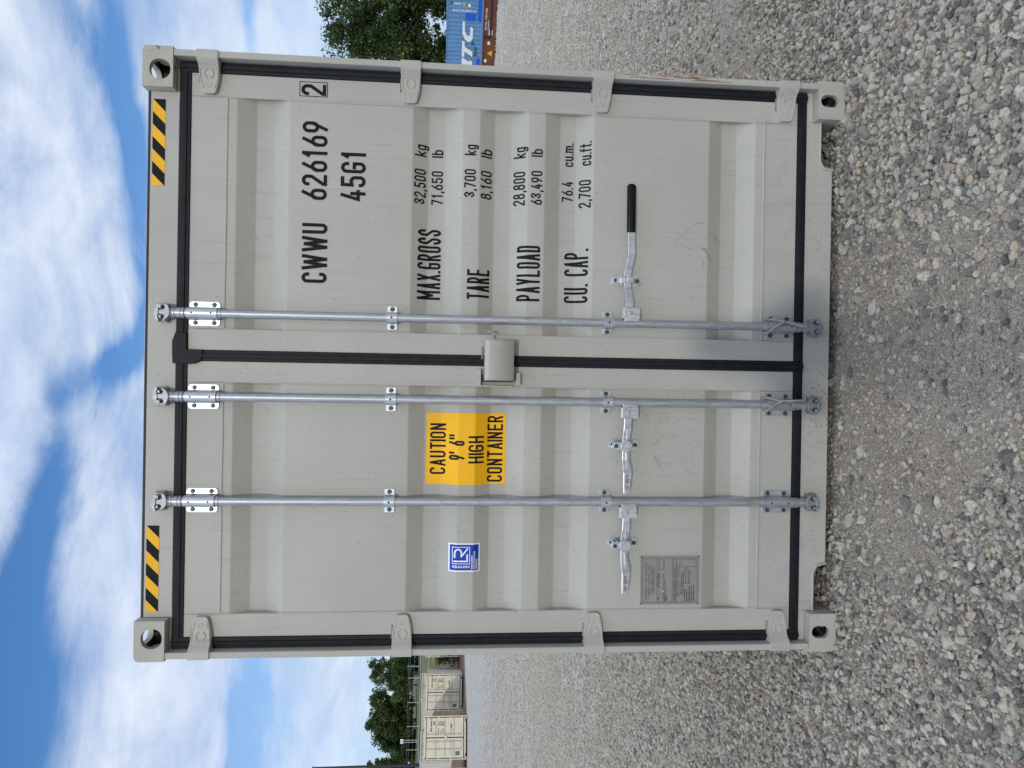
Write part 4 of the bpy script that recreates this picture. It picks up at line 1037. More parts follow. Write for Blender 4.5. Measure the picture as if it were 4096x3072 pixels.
# ================================================================= BACKGROUND
TAN = paint('cream_paint', (.67, .61, .465), False, .8)
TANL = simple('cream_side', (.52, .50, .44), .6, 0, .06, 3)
def part(m_, name, mat, par, bevel=0): return m_.build(name, mat, par, bevel)
def far_container(loc, rz, label, number, H=2.591, L=6.058, detail=True, group='cream containers along the far edge of the yard'):
    """local frame: door end at y=0 facing -y, x from -1.219 to 1.219"""
    root = empty('shipping_container', label, 'container', loc, rz, group)
    hx = 1.219
    w_ = MB()
    for s_ in (1, -1):
        w_ = MB(); pr = corrugated(L-.36); n = len(pr)
        for a, b in pr: w_.v += [(s_*(1.205-b), .18+a, .16), (s_*(1.205-b), .18+a, H-.1)]
        for i in range(n-1): w_.f.append((2*i, 2*i+1, 2*i+3, 2*i+2)); w_.m.append(0)
        w_.box(*sorted((s_*1.14, s_*1.214)), .17, L-.17, H-.1, H-.03); w_.box(*sorted((s_*1.14, s_*1.2145)), .17, L-.17, .03, .16)
        part(w_, 'side_wall', TANL, root)
    part(MB().box(-1.15, 1.15, .1, L-.1, H-.06, H-.012), 'roof', TAN, root)
    part(MB().box(-1.16, 1.16, .1, L-.1, .10, .16), 'floor_frame', DARK, root)
    part(MB().box(-1.15, 1.15, L-.1, L-.05, .1, H-.08), 'rear_wall', TANL, root)
    for sx in (1, -1):
        for yy in (0, L-.178):
            for zz in (0, H-.118):
                m_ = MB(); m_.box(*sorted((sx*(hx-.162), sx*hx)), yy, yy+.178, zz, zz+.118); o = part(m_, 'corner_casting', TAN, root, .01)
        q = MB(); q.box(*sorted((sx*1.155, sx*1.212)), .0, .12, .118, H-.118); part(q, 'corner_post', TAN, root)
        if detail:
            for zz in (.06, H-.06): part(MB().cyl((sx*(hx-.085), -.003, zz), (sx*(hx-.085), .004, zz), .034, None, 10), 'casting_hole', HOLE, root)
    part(MB().box(-1.057, 1.057, .03, .12, H-.125, H-.015), 'door_header', TAN, root)
    part(MB().box(-1.057, 1.057, .03, .12, .045, .150), 'door_sill', TAN, root)
    part(MB().box(-1.156, 1.156, .062, .09, .15, H-.12), 'door_gasket', RUBBER, root)
    zz = [.205, H-.165]; rows = [.25, .50, .75]
    for s_ in (1, -1):
        dm = MB(); a0, a1 = sorted((s_*.030, s_*1.105)); dm.box(a0, a1, .040, .075, zz[0], zz[1])
        d_ = part(dm, 'door', TAN, root)
        rb = MB()
        for u in rows:
            zc = zz[0]+(zz[1]-zz[0])*u; b0, b1 = sorted((s_*.10, s_*1.02))
            rb.add([(b0, .0385, zc+.05), (b1, .0385, zc+.05), (b1, .0295, zc+.02), (b0, .0295, zc+.02), (b0, .0295, zc-.02), (b1, .0295, zc-.02), (b1, .0385, zc-.03), (b0, .0385, zc-.03)], [(0, 1, 2, 3), (3, 2, 5, 4), (4, 5, 6, 7)])
        rb.build('pressed_rib', simple('rib_cream', (.36, .31, .22), .6, 0, .05) if s_ > 5 else RIB, d_)
        for u in (.02, .34, .66, .97):
            zc = zz[0]+(zz[1]-zz[0])*u; part(MB().box(*sorted((s_*1.05, s_*1.19)), .012, .045, zc-.035, zc+.035), 'hinge', TAN, root)
    for xb in (.20, -.20, -.62):
        b_ = MB().cyl((xb, .014, .10), (xb, .014, H-.07), .017, None, 8); bar = part(b_, 'locking_bar', GALV, root)
        for u in (.0, .36, .70, 1.0):
            zc = zz[0]+(zz[1]-zz[0])*u; part(MB().box(xb-.05, xb+.05, .010, .038, zc-.03, zc+.03), 'bar_bracket', GALV, bar)
    part(MB().box(.21, .52, -.004, .010, .93, .965), 'door_handle', GALV, root); part(MB().box(.52, .76, -.008, .012, .925, .97), 'handle_grip', GRIP, root)
    part(MB().box(-.50, -.21, -.004, .010, .93, .965), 'door_handle', GALV, root); part(MB().box(-.94, -.63, -.004, .010, .93, .965), 'door_handle', GALV, root)
    part(MB().box(-.09, .09, -.02, .04, 1.20, 1.33), 'lock_box', TAN, root)
    bm = bmesh.new(); text(bm, 'SKYU', .34, 2.10, .095, .22, .02); text(bm, number, .62, 2.10, .095, .34, .02); text(bm, '0', 1.02, 2.10, .095, .045, .02)
    text(bm, '22G1', .70, 1.94, .095, .22, .02)
    for k in range(4):
        z_ = 1.70-k*.115; text(bm, ('MAX GROSS', 'TARE', 'PAYLOAD', 'CU. CAP.')[k], .28, z_, .05, (.26, .11, .22, .2)[k], .013)
        text(bm, ('30,480 kg', '2,180 kg', '28,300 kg', '33.2 cu.m.')[k], .66, z_+.025, .04, .26, .01); text(bm, ('67,200 lb', '4,810 lb', '62,390 lb', '1,173 cu.ft.')[k], .66, z_-.03, .04, .26, .01)
    conform(bm, 'lettering', BLACK, root, .004, False, .037)
    m_ = MB(); m_.cyl((-.47, .034, 1.66), (-.47, .030, 1.66), .075, None, 20); m_.cyl((-.47, .031, 1.66), (-.47, .0275, 1.66), .048, None, 20, True, 1); m_.box(-.49, -.45, .024, .0272, 1.64, 1.68)
    m_.build('certification_label', [WHITE, simple('label_grey', (.08, .10, .13), .5)], root)
    part(MB().box(-.98, -.76, .030, .0385, .42, .68), 'approval_plate', simple('dull_plate', (.14, .15, .17), .4, .5, .3, 40), root)
    part(MB().box(.85, 1.0, .036, .0395, .24, .30), 'small_label', WHITE, root)
    if detail: part(MB().box(-1.03, -.86, .028, .032, .052, .10), 'forklift_notch', HOLE, root); part(MB().box(.86, 1.03, .028, .032, .052, .10), 'forklift_notch', HOLE, root)
    return root
RIB = simple('rib_paint', (.46, .40, .28), .6, 0, .05, 5)
def place(Rx, Ry, th, z): c, s_ = math.cos(th), math.sin(th); return (Rx-1.219*c, Ry-1.219*s_, z), th
for (Rx, Ry, th, z, label, num) in (
        (-20.63, 43.2, R(25), .03, 'nearest cream container at the far left, with a round grey label on its door', '383436'),
        (-20.98, 50.7, R(17), .10, 'cream container with its grey right side showing, between the bush and the nearest container', '384502'),
        (-19.05, 55.8, R(17), .25, 'cream container mostly hidden behind the left edge of the big container, past the bush', '384611'),
        (-23.7, 42.9, R(27), .05, 'cream container cut off at the left edge of the picture, left of the nearest one', '383912')):
    loc, a = place(Rx, Ry, th, z); far_container(loc, a, label, num)
for (x, y, a, z, label) in ((-29.3, 57.3, R(52), .62, 'cream container behind the nearest one, only its roofline and corner showing above it'), (-27.0, 63.5, R(48), .75, 'cream container behind the one with the grey side, only its roofline showing')):
    far_container((x, y, z), a, label, '385020', detail=False, group='cream containers in the second row behind')

# leaves ----------------------------------------------------------------
def leafmat(name, a, b, c):
    m, t, bs = newmat(name)
    at = t.nodes.new('ShaderNodeAttribute'); at.attribute_name = 'tint'
    col = ramp(t, at.outputs['Fac'], (.05, a), (.55, b), (.93, c), (1.0, tuple(min(1, q*1.5) for q in c)))
    t.links.new(col, bs.inputs['Base Color']); bs.inputs['Roughness'].default_value = .55; bs.inputs['Specular IOR Level'].default_value = .3
    tr = t.nodes.new('ShaderNodeBsdfTranslucent'); t.links.new(col, tr.inputs[0]); mx_ = t.nodes.new('ShaderNodeMixShader'); mx_.inputs[0].default_value = .25
    t.links.new(bs.outputs[0], mx_.inputs[1]); t.links.new(tr.outputs[0], mx_.inputs[2]); t.links.new(mx_.outputs[0], t.nodes['Material Output'].inputs['Surface'])
    return m
LEAF = leafmat('leaves_dark', (.020, .042, .012), (.046, .085, .020), (.12, .155, .034))
LEAF2 = leafmat('leaves_mid', (.022, .050, .014), (.050, .095, .022), (.12, .17, .035))
BARK = simple('bark', (.045, .036, .028), .95, 0, .3, 6)
def leaves(centres, radii, per, size, seed, flat=.8):
    g = np.random.default_rng(seed); C_ = np.repeat(np.asarray(centres, float), per, 0); Rr = np.repeat(np.asarray(radii, float), per)
    n = len(C_); v = g.normal(0, 1, (n, 3)); v /= np.linalg.norm(v, axis=1)[:, None]; v *= (Rr*g.random(n)**.45)[:, None]; v[:, 2] *= flat
    p = C_+v; a = g.normal(0, 1, (n, 3)); a /= np.linalg.norm(a, axis=1)[:, None]; b = g.normal(0, 1, (n, 3)); b -= a*(a*b).sum(1)[:, None]; b /= np.linalg.norm(b, axis=1)[:, None]
    s_ = size*g.uniform(.6, 1.35, n)[:, None]
    V = np.stack([p-a*s_*.5, p+b*s_*.32, p+a*s_*.5, p-b*s_*.32], 1).reshape(-1, 3); F = np.arange(4*n).reshape(n, 4)
    ct = np.repeat(g.random(len(centres)), per)
    tn = np.clip(.5*ct+.5*g.random(n)+g.normal(0, .08, n), 0, 1)
    return V, F, np.repeat(tn, 4)
def tree(name, loc, height, trunk_r, lobes, per, size, seed, label, group, mat=LEAF, clump=.8, trunk_to=.6, cat='tree'):
    """lobes: (dx, dy, z, rx, ry, rz, number of clumps) relative to loc"""
    root = empty(name, label, cat, loc, 0, group); g = np.random.default_rng(seed); cs, rs_ = [], []
    for dx, dy, z, rx, ry, rz, n in lobes:
        v = g.normal(0, 1, (n, 3)); v /= np.linalg.norm(v, axis=1)[:, None]; v *= (g.random(n)**.38)[:, None]
        c = np.array([dx, dy, z])+v*np.array([rx, ry, rz]); cs.append(c); rs_.append(clump*g.uniform(.45, 1.2, n))
    cs = np.concatenate(cs); rs_ = np.concatenate(rs_)
    V, F, tn = leaves(cs, rs_, per, size, seed+1)
    me = npmesh('crown', V, F); at = me.attributes.new('tint', 'FLOAT', 'POINT'); at.data.foreach_set('value', tn.astype(np.float32)); link('crown', me, mat, root)
    t_ = MB(); top = Vector((0, 0, height*trunk_to)); pts = [Vector((0, 0, -.4)), Vector((.05, 0, height*.2)), Vector((-.1, .1, height*.4)), top]
    t_.tube(pts, [trunk_r*1.2, trunk_r, trunk_r*.8, trunk_r*.45], 8)
    for k in g.choice(len(cs), min(16, len(cs)), replace=False):
        s0 = pts[1].lerp(top, g.uniform(.2, 1.0)); e = Vector(cs[k]); mid = s0.lerp(e, .5)+Vector((0, 0, .3))
        t_.tube([s0, mid, e], [trunk_r*.35, trunk_r*.2, .02], 5)
    t_.build('trunk', BARK, root); return root
tz = lambda x, y: float(terrain(x, y))
# big trees behind the railway, right
GR = 'trees behind the railway'
tree('broadleaf_tree', (30.5, 58.5, -2.4), 16.5, .35, [(-1.0, 0, 11.0, 3.9, 3.2, 3.7, 80), (-2.6, 0, 8.4, 3.0, 3, 3.0, 48), (2.0, 0, 6.4, 4.6, 3.2, 4.0, 130), (-3.6, 0, 12.2, 1.5, 1.4, 2.6, 20)], 110, .24, 101, 'tall loose-crowned tree behind the blue container, its outer twigs against the sky', GR, LEAF, 1.0)
tree('broadleaf_tree', (36.5, 57.0, -2.4), 18.0, .4, [(0, 0, 10.6, 4.4, 3.5, 4.2, 140), (-1, 0, 5.0, 4.5, 3.3, 4, 110)], 120, .25, 102, 'dense tree behind the blue container at the right edge of the picture', GR, LEAF, 1.05)
tree('broadleaf_tree', (25.8, 60.5, -2.4), 12.0, .3, [(0, 0, 5.2, 3.0, 3.0, 3.6, 90), (1.5, -.5, 9.2, 2.4, 2.2, 3.0, 50)], 130, .24, 103, 'lower leafy tree rising right behind the top edge of the blue container', GR, LEAF2, .95)
# left trees on the bank
GL = 'trees on the grassy bank'
tree('broadleaf_tree', (-35.3, 88, tz(-35.3, 88)), 7.6, .20, [(0, 0, 2.3, 2.1, 1.5, 1.6, 60), (.2, 0, 4.4, 1.8, 1.3, 1.3, 30), (1.0, 0, 5.5, .55, .5, .4, 6), (-.3, 0, 5.5, .7, .6, .55, 8), (-1.2, 0, 3.0, .7, .7, 1.1, 12), (-2.2, 0, 2.4, 1.2, 1, 1.4, 16)], 70, .22, 111, 'open-crowned tree on the bank partly hiding the maroon sign', GL, LEAF2, .55, .45)
tree('broadleaf_tree', (-44.6, 96, tz(-44.6, 96)), 8.0, .25, [(0, 0, 3.7, 3.3, 2.6, 2.8, 150), (1.2, 0, 1.6, 3.4, 2, 1.3, 80), (-2.3, 0, 3.0, 1.8, 1.6, 1.7, 40), (2.6, 0, 4.9, 1.5, 1, 1.2, 24)], 110, .26, 112, 'wide dense dark tree on the bank, largest left of the big container', GL, LEAF, .75, .35)
tree('broadleaf_tree', (-48.4, 90, tz(-48.4, 90)), 8.0, .18, [(0.9, 0, 4.3, .8, .8, 1.8, 26), (0, 0, 2.6, 2.0, 1.6, 1.6, 60), (-1.5, 0, 4.2, 1.2, 1, 1.7, 24)], 100, .24, 113, 'pale-leaved pointed tree beside the lamp post at the left edge', GL, LEAF2, .6, .5)
tree('low_shrub', (-34.5, 92, tz(-34.5, 92)), 4, .12, [(0, 0, 1.2, 2.8, 1.5, 1.6, 70)], 90, .26, 114, 'dark shrub at the foot of the maroon sign beside the big container', GL, LEAF, .7, .3, 'shrub')
tree('low_shrub', (-50.5, 99, tz(-50.5, 99)), 4, .12, [(0, 0, 1.0, 4.6, 1.5, 1.9, 110)], 90, .28, 115, 'dark hedge running left from the wide dense tree towards the lamp post', GL, LEAF, .75, .3, 'shrub')
tree('low_shrub', (-21.6, 56.0, .3), 2.0, .05, [(0, 0, .9, .55, .9, .8, 22), (-.2, .2, 1.5, .35, .4, .35, 8)], 60, .16, 116, 'green bush growing in the gap between two cream containers', 'bushes among the containers', LEAF2, .35, .4, 'shrub')

cs = []; g_ = np.random.default_rng(9)
for i in range(420): x = g_.uniform(-78, -30); y = 118+g_.uniform(-2, 3); cs.append((x, y, tz(x, y)+g_.uniform(.2, 2.6)+.7*math.sin(x*.7)))
V_, F_, tn_ = leaves(cs, [.9]*420, 90, .34, 77); me = npmesh('far_woods', V_, F_); a_ = me.attributes.new('tint', 'FLOAT', 'POINT'); a_.data.foreach_set('value', tn_.astype(np.float32))
o = link('far_woods', me, LEAF); tag(o, 'dark belt of low trees along the top of the grassy bank', None, None, 'stuff')
# maroon roadside sign
def at(px, dist): return px
sg = empty('roadside_sign', 'large maroon roadside sign with white lettering behind the open-crowned tree', 'sign', (-37.2, 95, tz(-37.2, 95)-1.3), R(14))
MAR = simple('maroon_board', (.12, .018, .035), .5, 0, .06); ORG = simple('rust_board', (.32, .10, .04), .6, 0, .1)
bz = 3.15
MB().box(-2.9, 3.0, 0, .25, bz+.35, bz+1.75).build('board', MAR, sg, .01); MB().box(-2.9, 3.0, .02, .24, bz-.05, bz+.345).build('lower_board', ORG, sg)
MB().box(2.55, 2.95, -.008, .0, bz+1.42, bz+1.68).build('board_corner', ORG, sg)
for x in (-2.2, 2.3): MB().box(x-.12, x+.12, .05, .22, -.5, bz-.052).build('post', DARK, sg)
bm = bmesh.new(); text(bm, 'La e', -2.8, bz+1.05, .50, 1.45, .11); text(bm, 'ane', 1.55, bz+1.05, .50, 1.15, .11); text(bm, 'oral', -.7, bz+1.05, .46, 1.3, .1); text(bm, '3399', 1.3, bz+.48, .42, 1.35, .10)
conform(bm, 'lettering', WHITE, sg, .012, False, 0)
bs_ = empty('blue_sign', 'small bright blue sign low on the bank beside the big container', 'sign', (-34.5, 88, tz(-34.5, 88)), R(10))
MB().box(-.14, .14, 0, .04, .75, 1.45).build('board', simple('sky_blue', (.02, .30, .75), .4), bs_); MB().box(-.09, .09, -.012, -.002, .85, 1.3).build('panel', WHITE, bs_)
MB().box(-.03, .03, .045, .08, -.3, 1.2).build('post', GALV, bs_)
ws = empty('white_sign', 'small white square sign on two thin posts on the bank', 'sign', (-44.7, 90.5, tz(-44.7, 90.5)), R(16))
MB().box(-.26, .26, 0, .04, 1.75, 2.1).build('board', WHITE, ws); bm = bmesh.new(); text(bm, 'NO', -.12, 1.95, .09, .2, .02); text(bm, '72', -.12, 1.80, .10, .2, .022); conform(bm, 'lettering', BLACK, ws, .006, False, 0)
for x in (-.12, .12): MB().box(x-.025, x+.025, .042, .08, -.3, 1.9).build('post', GALV, ws)
lp = empty('lamp_post', 'tall dark street lamp post with a side arm at the far left', 'lamp post', (-40.0, 75.4, tz(-40.0, 75.4)-.2))
MB().tube([(0, 0, 0), (0, 0, 3), (0, 0, 11.3)], [.17, .15, .10], 12).build('pole', simple('dark_pole', (.018, .016, .020), .5), lp, 0, True)
MB().box(-1.9, .12, -.07, .07, 11.2, 11.38).build('arm', DARK, lp); MB().box(-.62, -.5, -.06, .06, 10.6, 11.2).build('arm_brace', DARK, lp); MB().prism(rrect(-2.5, -1.7, 11.06, 11.26, .05), -.16, .16).build('lamp_head', DARK, lp, .02)
fe = empty('wire_fence', 'thin wire fence with pale posts crossing the grassy bank', 'fence', (0, 0, 0))
FP = [(-30+i*-3.1, 80+i*.9) for i in range(9)]
for x, y in FP: MB().box(x-.022, x+.022, y-.022, y+.022, tz(x, y)-.2, tz(x, y)+1.5).build('post', simple('pale_post', (.45, .47, .42), .6) if (x, y) == FP[0] else bpy.data.materials['pale_post'], fe)
wm = MB()
for q in (.35, .8, 1.25, 1.45):
    for (xa, ya), (xb, yb_) in zip(FP[:-1], FP[1:]): wm.tube([(xa, ya, tz(xa, ya)+q), (xb, yb_, tz(xb, yb_)+q)], .008, 4)
wm.build('wire', GALV, fe)
# road on the bank
rd = MB(); k = 0
for i in range(15):
    x = -20-i*3.4; y = 77.0+.28*(-20-x); y0, y1 = y, y+2.6
    rd.v += [(x, y0, tz(x, y0)+.06), (x, y1, tz(x, y1)+.06)]
for i in range(14): rd.f.append((2*i, 2*i+1, 2*i+3, 2*i+2)); rd.m.append(0)
tag(rd.build('road', simple('road_surface', (.20, .19, .18), .9, 0, .12, 2)), kind='structure')

# railway: blue container on a red-brown car ------------------------------
ux, uy = -.768, .640; ang = math.atan2(-uy, -ux)          # local +x runs right and towards the camera
def rl(x, y): return (x, y)
sc_ = empty('shipping_container', 'weathered blue container with big white letters riding on the railway car', 'container', (25.87, 48.5, -.57), ang)
BLU = None
def bluemat():
    m, t, b = newmat('faded_blue'); tcn = t.nodes.new('ShaderNodeTexCoord').outputs['Object']
    c = ramp(t, nz(t, 1.3, 5, .65, tcn), (.3, (.085, .215, .44)), (.7, (.14, .29, .52)))
    mp = t.nodes.new('ShaderNodeMapping'); mp.inputs['Scale'].default_value = (2.2, 2.2, .5); t.links.new(tcn, mp.inputs[0])
    c = mixc(t, mrange(t, nz(t, 2.4, 7, .8, mp.outputs[0]), .60, .70, 0, .75), c, (.10, .11, .12))
    t.links.new(c, b.inputs['Base Color']); b.inputs['Roughness'].default_value = .55; return m
BLU = bluemat(); DBL = simple('deep_blue_patch', (.01, .10, .60), .5, 0, .15, 3)
# side faces -y local; spans x from -8.4 to +3.7 (40 ft)
xa, xb = -6.6, 5.6
sw = MB(); pr = corrugated(xb-xa); n = len(pr)
for a, b in pr: sw.v += [(xa+a, b, .15), (xa+a, b, 2.47)]
for i in range(n-1): sw.f.append((2*i, 2*i+1, 2*i+3, 2*i+2)); sw.m.append(0)
sw.build('side_wall', BLU, sc_)
MB().box(xa, xb, -.008, .06, 2.47, 2.575).build('top_rail', BLU, sc_); MB().box(xa, xb, -.008, .06, .03, .15).build('bottom_rail', BLU, sc_)
MB().box(xa, xb, .06, 2.42, 2.50, 2.56).build('roof', BLU, sc_); MB().box(xa+.02, xb-.02, 2.36, 2.42, .04, 2.50).build('side_wall', BLU, sc_)
MB().box(xa, xa+.06, .04, 2.36, .04, 2.50).build('end_wall', BLU, sc_); MB().box(xb-.06, xb, .04, 2.36, .04, 2.50).build('end_wall', BLU, sc_)
MB().box(xa, xb, .1, 2.3, .03, .12).build('floor_frame', DARK, sc_)
for x in (xa-.02, xb-.16):
    for z in (0, 2.475): MB().box(x, x+.178, -.02, .14, z, z+.118).build('corner_casting', BLU, sc_, .01)
def big(pts, mi=0):
    bm = bmesh.new(); poly2(bm, pts); return bm
def side_letter(bm, name, mat, off=.006): return conform(bm, name, mat, sc_, off, False, 0)
# letters S I T C : slanted, heavy; the C ends 1.6 m left of the local origin
def slantpoly(pts, x0, z0, w_, h_): return [(x0+w_*a+.22*h_*b, z0+h_*b) for a, b in pts]
zl, hl = .70, .77
L_C = [(1.0, .98), (.98, .75), (.55, .75), (.36, .60), (.33, .42), (.42, .26), (.85, .26), (.80, .02), (.28, .02), (.08, .18), (.02, .42), (.10, .72), (.34, .96)]
L_T = [(-.05, .98), (1.02, .98), (.96, .74), (.66, .74), (.44, .0), (.10, .0), (.32, .74), (-.08, .74)]
L_I = [(0, .98), (1.0, .98), (.95, .74), (.75, .24), (1.0, .24), (.9, 0), (0, 0), (.05, .24), (.25, .74)]
L_S = [(1.0, .98), (.96, .76), (.35, .76), (.33, .62), (.85, .60), (.95, .45), (.88, .12), (.70, .0), (0, .0), (.04, .24), (.62, .24), (.64, .38), (.16, .40), (.05, .55), (.10, .86), (.26, .98)]
bm = bmesh.new()
for Lt, x0, w_ in ((L_C, -2.72, 1.28), (L_T, -3.72, 1.00), (L_I, -4.42, .55), (L_S, -5.75, 1.20)): poly2(bm, slantpoly(Lt, x0, zl, w_, hl), 0, .0)
side_letter(bm, 'lettering', WHITE, .008)
for x0, x1, z0, z1 in ((-1.22, -.74, .57, 1.28), (-1.25, 5.4, .16, .40), (-6.4, -3.7, .16, .40)): MB().box(x0, x1, -.012, -.009, z0, z1).build('paint_patch', DBL, sc_)
bm = bmesh.new()
for k, c in enumerate('SKHU205316'): text(bm, c, -.66, 2.02-k*.165, .12, .13, .035)
for k, c in enumerate('22G1'): text(bm, c, -.24, 1.98-k*.15, .11, .12, .035)
side_letter(bm, 'lettering', WHITE, .013)
MB().box(-.30, -.13, -.014, -.010, 1.30, 1.44).build('sticker', YEL, sc_); MB().box(-.36, -.16, -.014, -.010, .92, 1.10).build('sticker', WHITE, sc_); MB().box(-.20, -.06, -.014, -.010, 2.12, 2.36).build('sticker', simple('green_sticker', (.02, .14, .06), .5), sc_)
for x, z in ((-2.85, .62), (-3.2, .42), (-3.55, .42)): MB().box(x, x+.28, -.014, -.010, z, z+.18).build('sticker', simple('teal_patch', (.03, .12, .15), .5), sc_)
RB = simple('railcar_red', (.17, .050, .028), .65, 0, .15, 2)
rc = empty('railway_car', 'low red-brown railway well car carrying the blue container', 'railway car', (25.87, 48.5, -1.50), ang)
MB().box(-8.5, 7.5, -.20, -.10, 0, .93).build('side_sill', RB, rc, .01); MB().box(-8.5, 7.5, 2.5, 2.6, 0, .93).build('side_sill', RB, rc, .01)
MB().box(-8.5, 7.5, -.098, 2.498, .62, .92).build('deck', DARK, rc); MB().box(-8.5, 7.5, -.26, -.205, .86, .96).build('top_rail', RB, rc); MB().box(-8.5, 7.5, -.24, -.205, -.02, .04).build('bottom_rail', DARK, rc)  # dark bottom strip stands in for the shadow gap under the car
MB().box(-2.15, 7.4, -.228, -.203, .34, .48).build('brake_pipe', DARK, rc); MB().box(-2.25, -2.12, -.26, -.205, .40, .95).build('bracket', DARK, rc)
for x, z, s_ in ((-2.05, .28, .33), (-2.68, .42, .22), (-3.88, .62, .22), (-5.2, .12, .2)): MB().box(x, x+s_, -.215, -.203, z, z+s_*.8).build('placard', WHITE, rc)
MB().prism([(-3.45, .26), (-3.05, .26), (-3.25, .60)], -.216, -.203).build('warning_triangle', YEL, rc)
for x in (-5.6, -2.45, -.6, 3.2):
    MB().tube([(x, -.21, .08), (x, -.33, .08), (x+.38, -.33, .08), (x+.38, -.21, .08)], .016, 6).build('grab_iron', DARK, rc)
bm = bmesh.new(); text(bm, 'DTTX 724120', -1.70, .70, .12, 1.40, .03); text(bm, 'UNIT', -1.72, .52, .11, .65, .025); conform(bm, 'lettering', WHITE, rc, .204, False, 0)
for x in (-7.6, -5.9, 5.2, 6.9):
    for y in (.35, 1.95): MB().cyl((x, y, -.42), (x, y+.13, -.42), .42, None, 20).build('wheel', DARK, rc)
for x in (-6.75, 6.05): MB().box(x-1.3, x+1.3, .3, .5, -.55, -.25).build('bogie_frame', DARK, rc); MB().box(x-1.3, x+1.3, 1.9, 2.1, -.55, -.25).build('bogie_frame', DARK, rc); MB().box(x-.3, x+.3, .5, 1.9, -.5, .6).build('bogie_bolster', DARK, rc)
tr_ = empty('railway_track', 'railway track under the red-brown car beyond the yard edge', 'railway track', (25.87, 48.5, -2.40), ang)
for y in (.46, 1.93): MB().box(-60, 60, y-.035, y+.035, -.02, .06).build('rail', GALV, tr_)
slp = MB()
for i in range(190): slp.box(-59.5+i*.62, -59.25+i*.62, -.1, 2.5, -.12, -.021)
tag(slp.build('sleeper', simple('sleeper_wood', (.05, .04, .03), .9), tr_), kind='stuff')

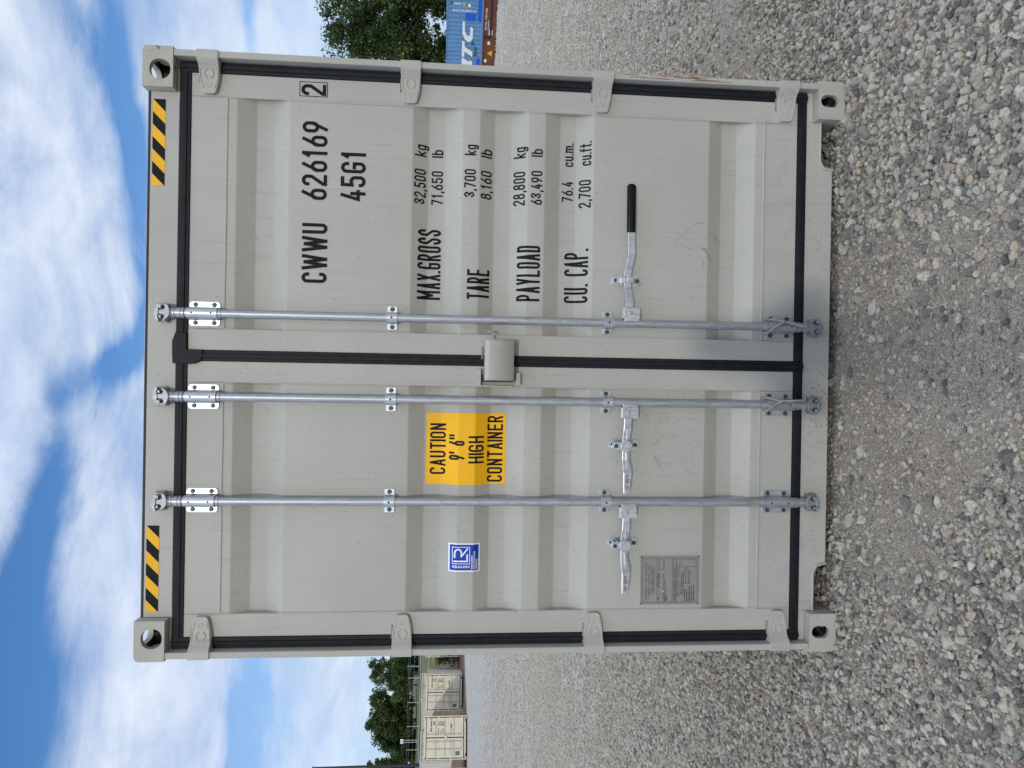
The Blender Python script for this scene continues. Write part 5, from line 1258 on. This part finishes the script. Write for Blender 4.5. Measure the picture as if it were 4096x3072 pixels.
# ================================================================= THE PHOTOGRAPHER (stands behind the lens; casts the soft shadow low on the doors)
def person():
    root = empty('person', 'person in a dark jacket holding a phone up at eye height, facing the doors', 'person', (-.10, -3.34, 0), 0)
    V = []; Rad = []; E_ = []
    def v(p, q): V.append(p); Rad.append(q); return len(V)-1
    pel = v((0, 0, .98), (.155, .11)); wa = v((0, 0, 1.14), (.14, .105)); ch = v((0, .01, 1.34), (.165, .115)); nb = v((0, 0, 1.50), (.085, .08)); nk = v((0, .01, 1.57), (.052, .052))
    E_ += [(pel, wa), (wa, ch), (ch, nb), (nb, nk)]
    for s_ in (1, -1):
        hp = v((s_*.10, 0, .90), (.085, .09)); kn = v((s_*.11, .02, .50), (.056, .058)); ak = v((s_*.12, -.02, .10), (.040, .042)); he = v((s_*.12, -.03, .04), (.036, .036)); to = v((s_*.13, .15, .028), (.040, .026))
        E_ += [(pel, hp), (hp, kn), (kn, ak), (ak, he), (he, to)]
        sh = v((s_*.185, .0, 1.44), (.062, .062)); el = v((s_*.24, .06, 1.17), (.044, .044)); wr = v((s_*.090, .155, 1.50), (.030, .026)); pm = v((s_*.066, .20, 1.58), (.036, .018))
        E_ += [(nb, sh), (sh, el), (el, wr), (wr, pm)]
    me = bpy.data.meshes.new('body'); me.from_pydata(V, E_, []); o = link('body', me, simple('dark_clothing', (.03, .035, .05), .9, 0, .2), root)
    sk = o.modifiers.new('skin', 'SKIN'); sv = me.skin_vertices[0].data
    for i, q in enumerate(Rad): sv[i].radius = q
    sv[0].use_root = True
    ss = o.modifiers.new('sub', 'SUBSURF'); ss.levels = 2; ss.render_levels = 2
    SKIN = simple('skin', (.45, .27, .19), .55, 0, .06)
    hd_ = MB(); n = 20; prof = [(.028, 1.600), (.052, 1.612), (.066, 1.640), (.074, 1.675), (.078, 1.715), (.077, 1.755), (.068, 1.795), (.046, 1.825), (.012, 1.838)]
    for q, z in prof:
        for k in range(n):
            a = 2*math.pi*k/n; fy = math.sin(a); hd_.v.append((q*math.cos(a), .012+q*1.22*fy+(.012 if (fy > .97 and 1.66 < z < 1.70) else 0), z))
    for i in range(len(prof)-1):
        for k in range(n): hd_.f.append((i*n+k, i*n+(k+1) % n, (i+1)*n+(k+1) % n, (i+1)*n+k)); hd_.m.append(0)
    hd_.f += [tuple(range(n-1, -1, -1)), tuple((len(prof)-1)*n+k for k in range(n))]; hd_.m += [0, 0]
    hd_.tube([(0, .010, 1.545), (0, .012, 1.62)], [.054, .050], 14)
    for s_ in (1, -1): hd_.tube([(s_*.074, .0, 1.685), (s_*.084, -.004, 1.705), (s_*.082, .0, 1.73)], [.006, .012, .008], 8)
    hd_.tube([(0, .100, 1.725), (0, .112, 1.700), (0, .108, 1.688)], [.006, .011, .012], 8)
    hh = hd_.build('head', SKIN, root, 0, True)
    for s_ in (1, -1): MB().cyl((s_*.030, .088, 1.722), (s_*.030, .098, 1.722), .010, .006, 10).build('eye', WHITE, hh)
    MB().box(-.024, .024, .094, .103, 1.652, 1.660).build('mouth', simple('lips', (.35, .12, .10), .5), hh, .003)
    hr = MB(); hr.lathe((0, -.004), [(.080, 1.735), (.086, 1.765), (.079, 1.803), (.054, 1.834), (.012, 1.848)], 20); hr.build('hair', simple('brown_hair', (.05, .03, .02), .8), hh, 0, True)
    for s_ in (1, -1):
        hnd = MB(); hnd.tube([(s_*.078, .175, 1.545), (s_*.066, .20, 1.585), (s_*.060, .212, 1.620)], [.024, .030, .026], 10)
        for k in range(4): hnd.tube([(s_*.062, .215, 1.600+k*.019), (s_*.056, .236, 1.604+k*.019), (s_*.030, .243, 1.606+k*.018), (s_*.016, .240, 1.606+k*.018)][:4 if k < 3 else 3], [.0095, .0088, .0078, .0065][:4 if k < 3 else 3], 8)
        hnd.tube([(s_*.062, .205, 1.580), (s_*.046, .192, 1.606), (s_*.030, .196, 1.624)], [.012, .0105, .008], 8)
        hnd.build('hand', SKIN, root, 0, True)
    return root
person()
ph = MB().box(-.038, .038, -.0045, .0045, -.080, .080).build('phone', GRIP, None, .003); ph.location = (-.10, -3.122, 1.645)
tag(ph, 'black phone held upright in both hands of the person', 'phone')
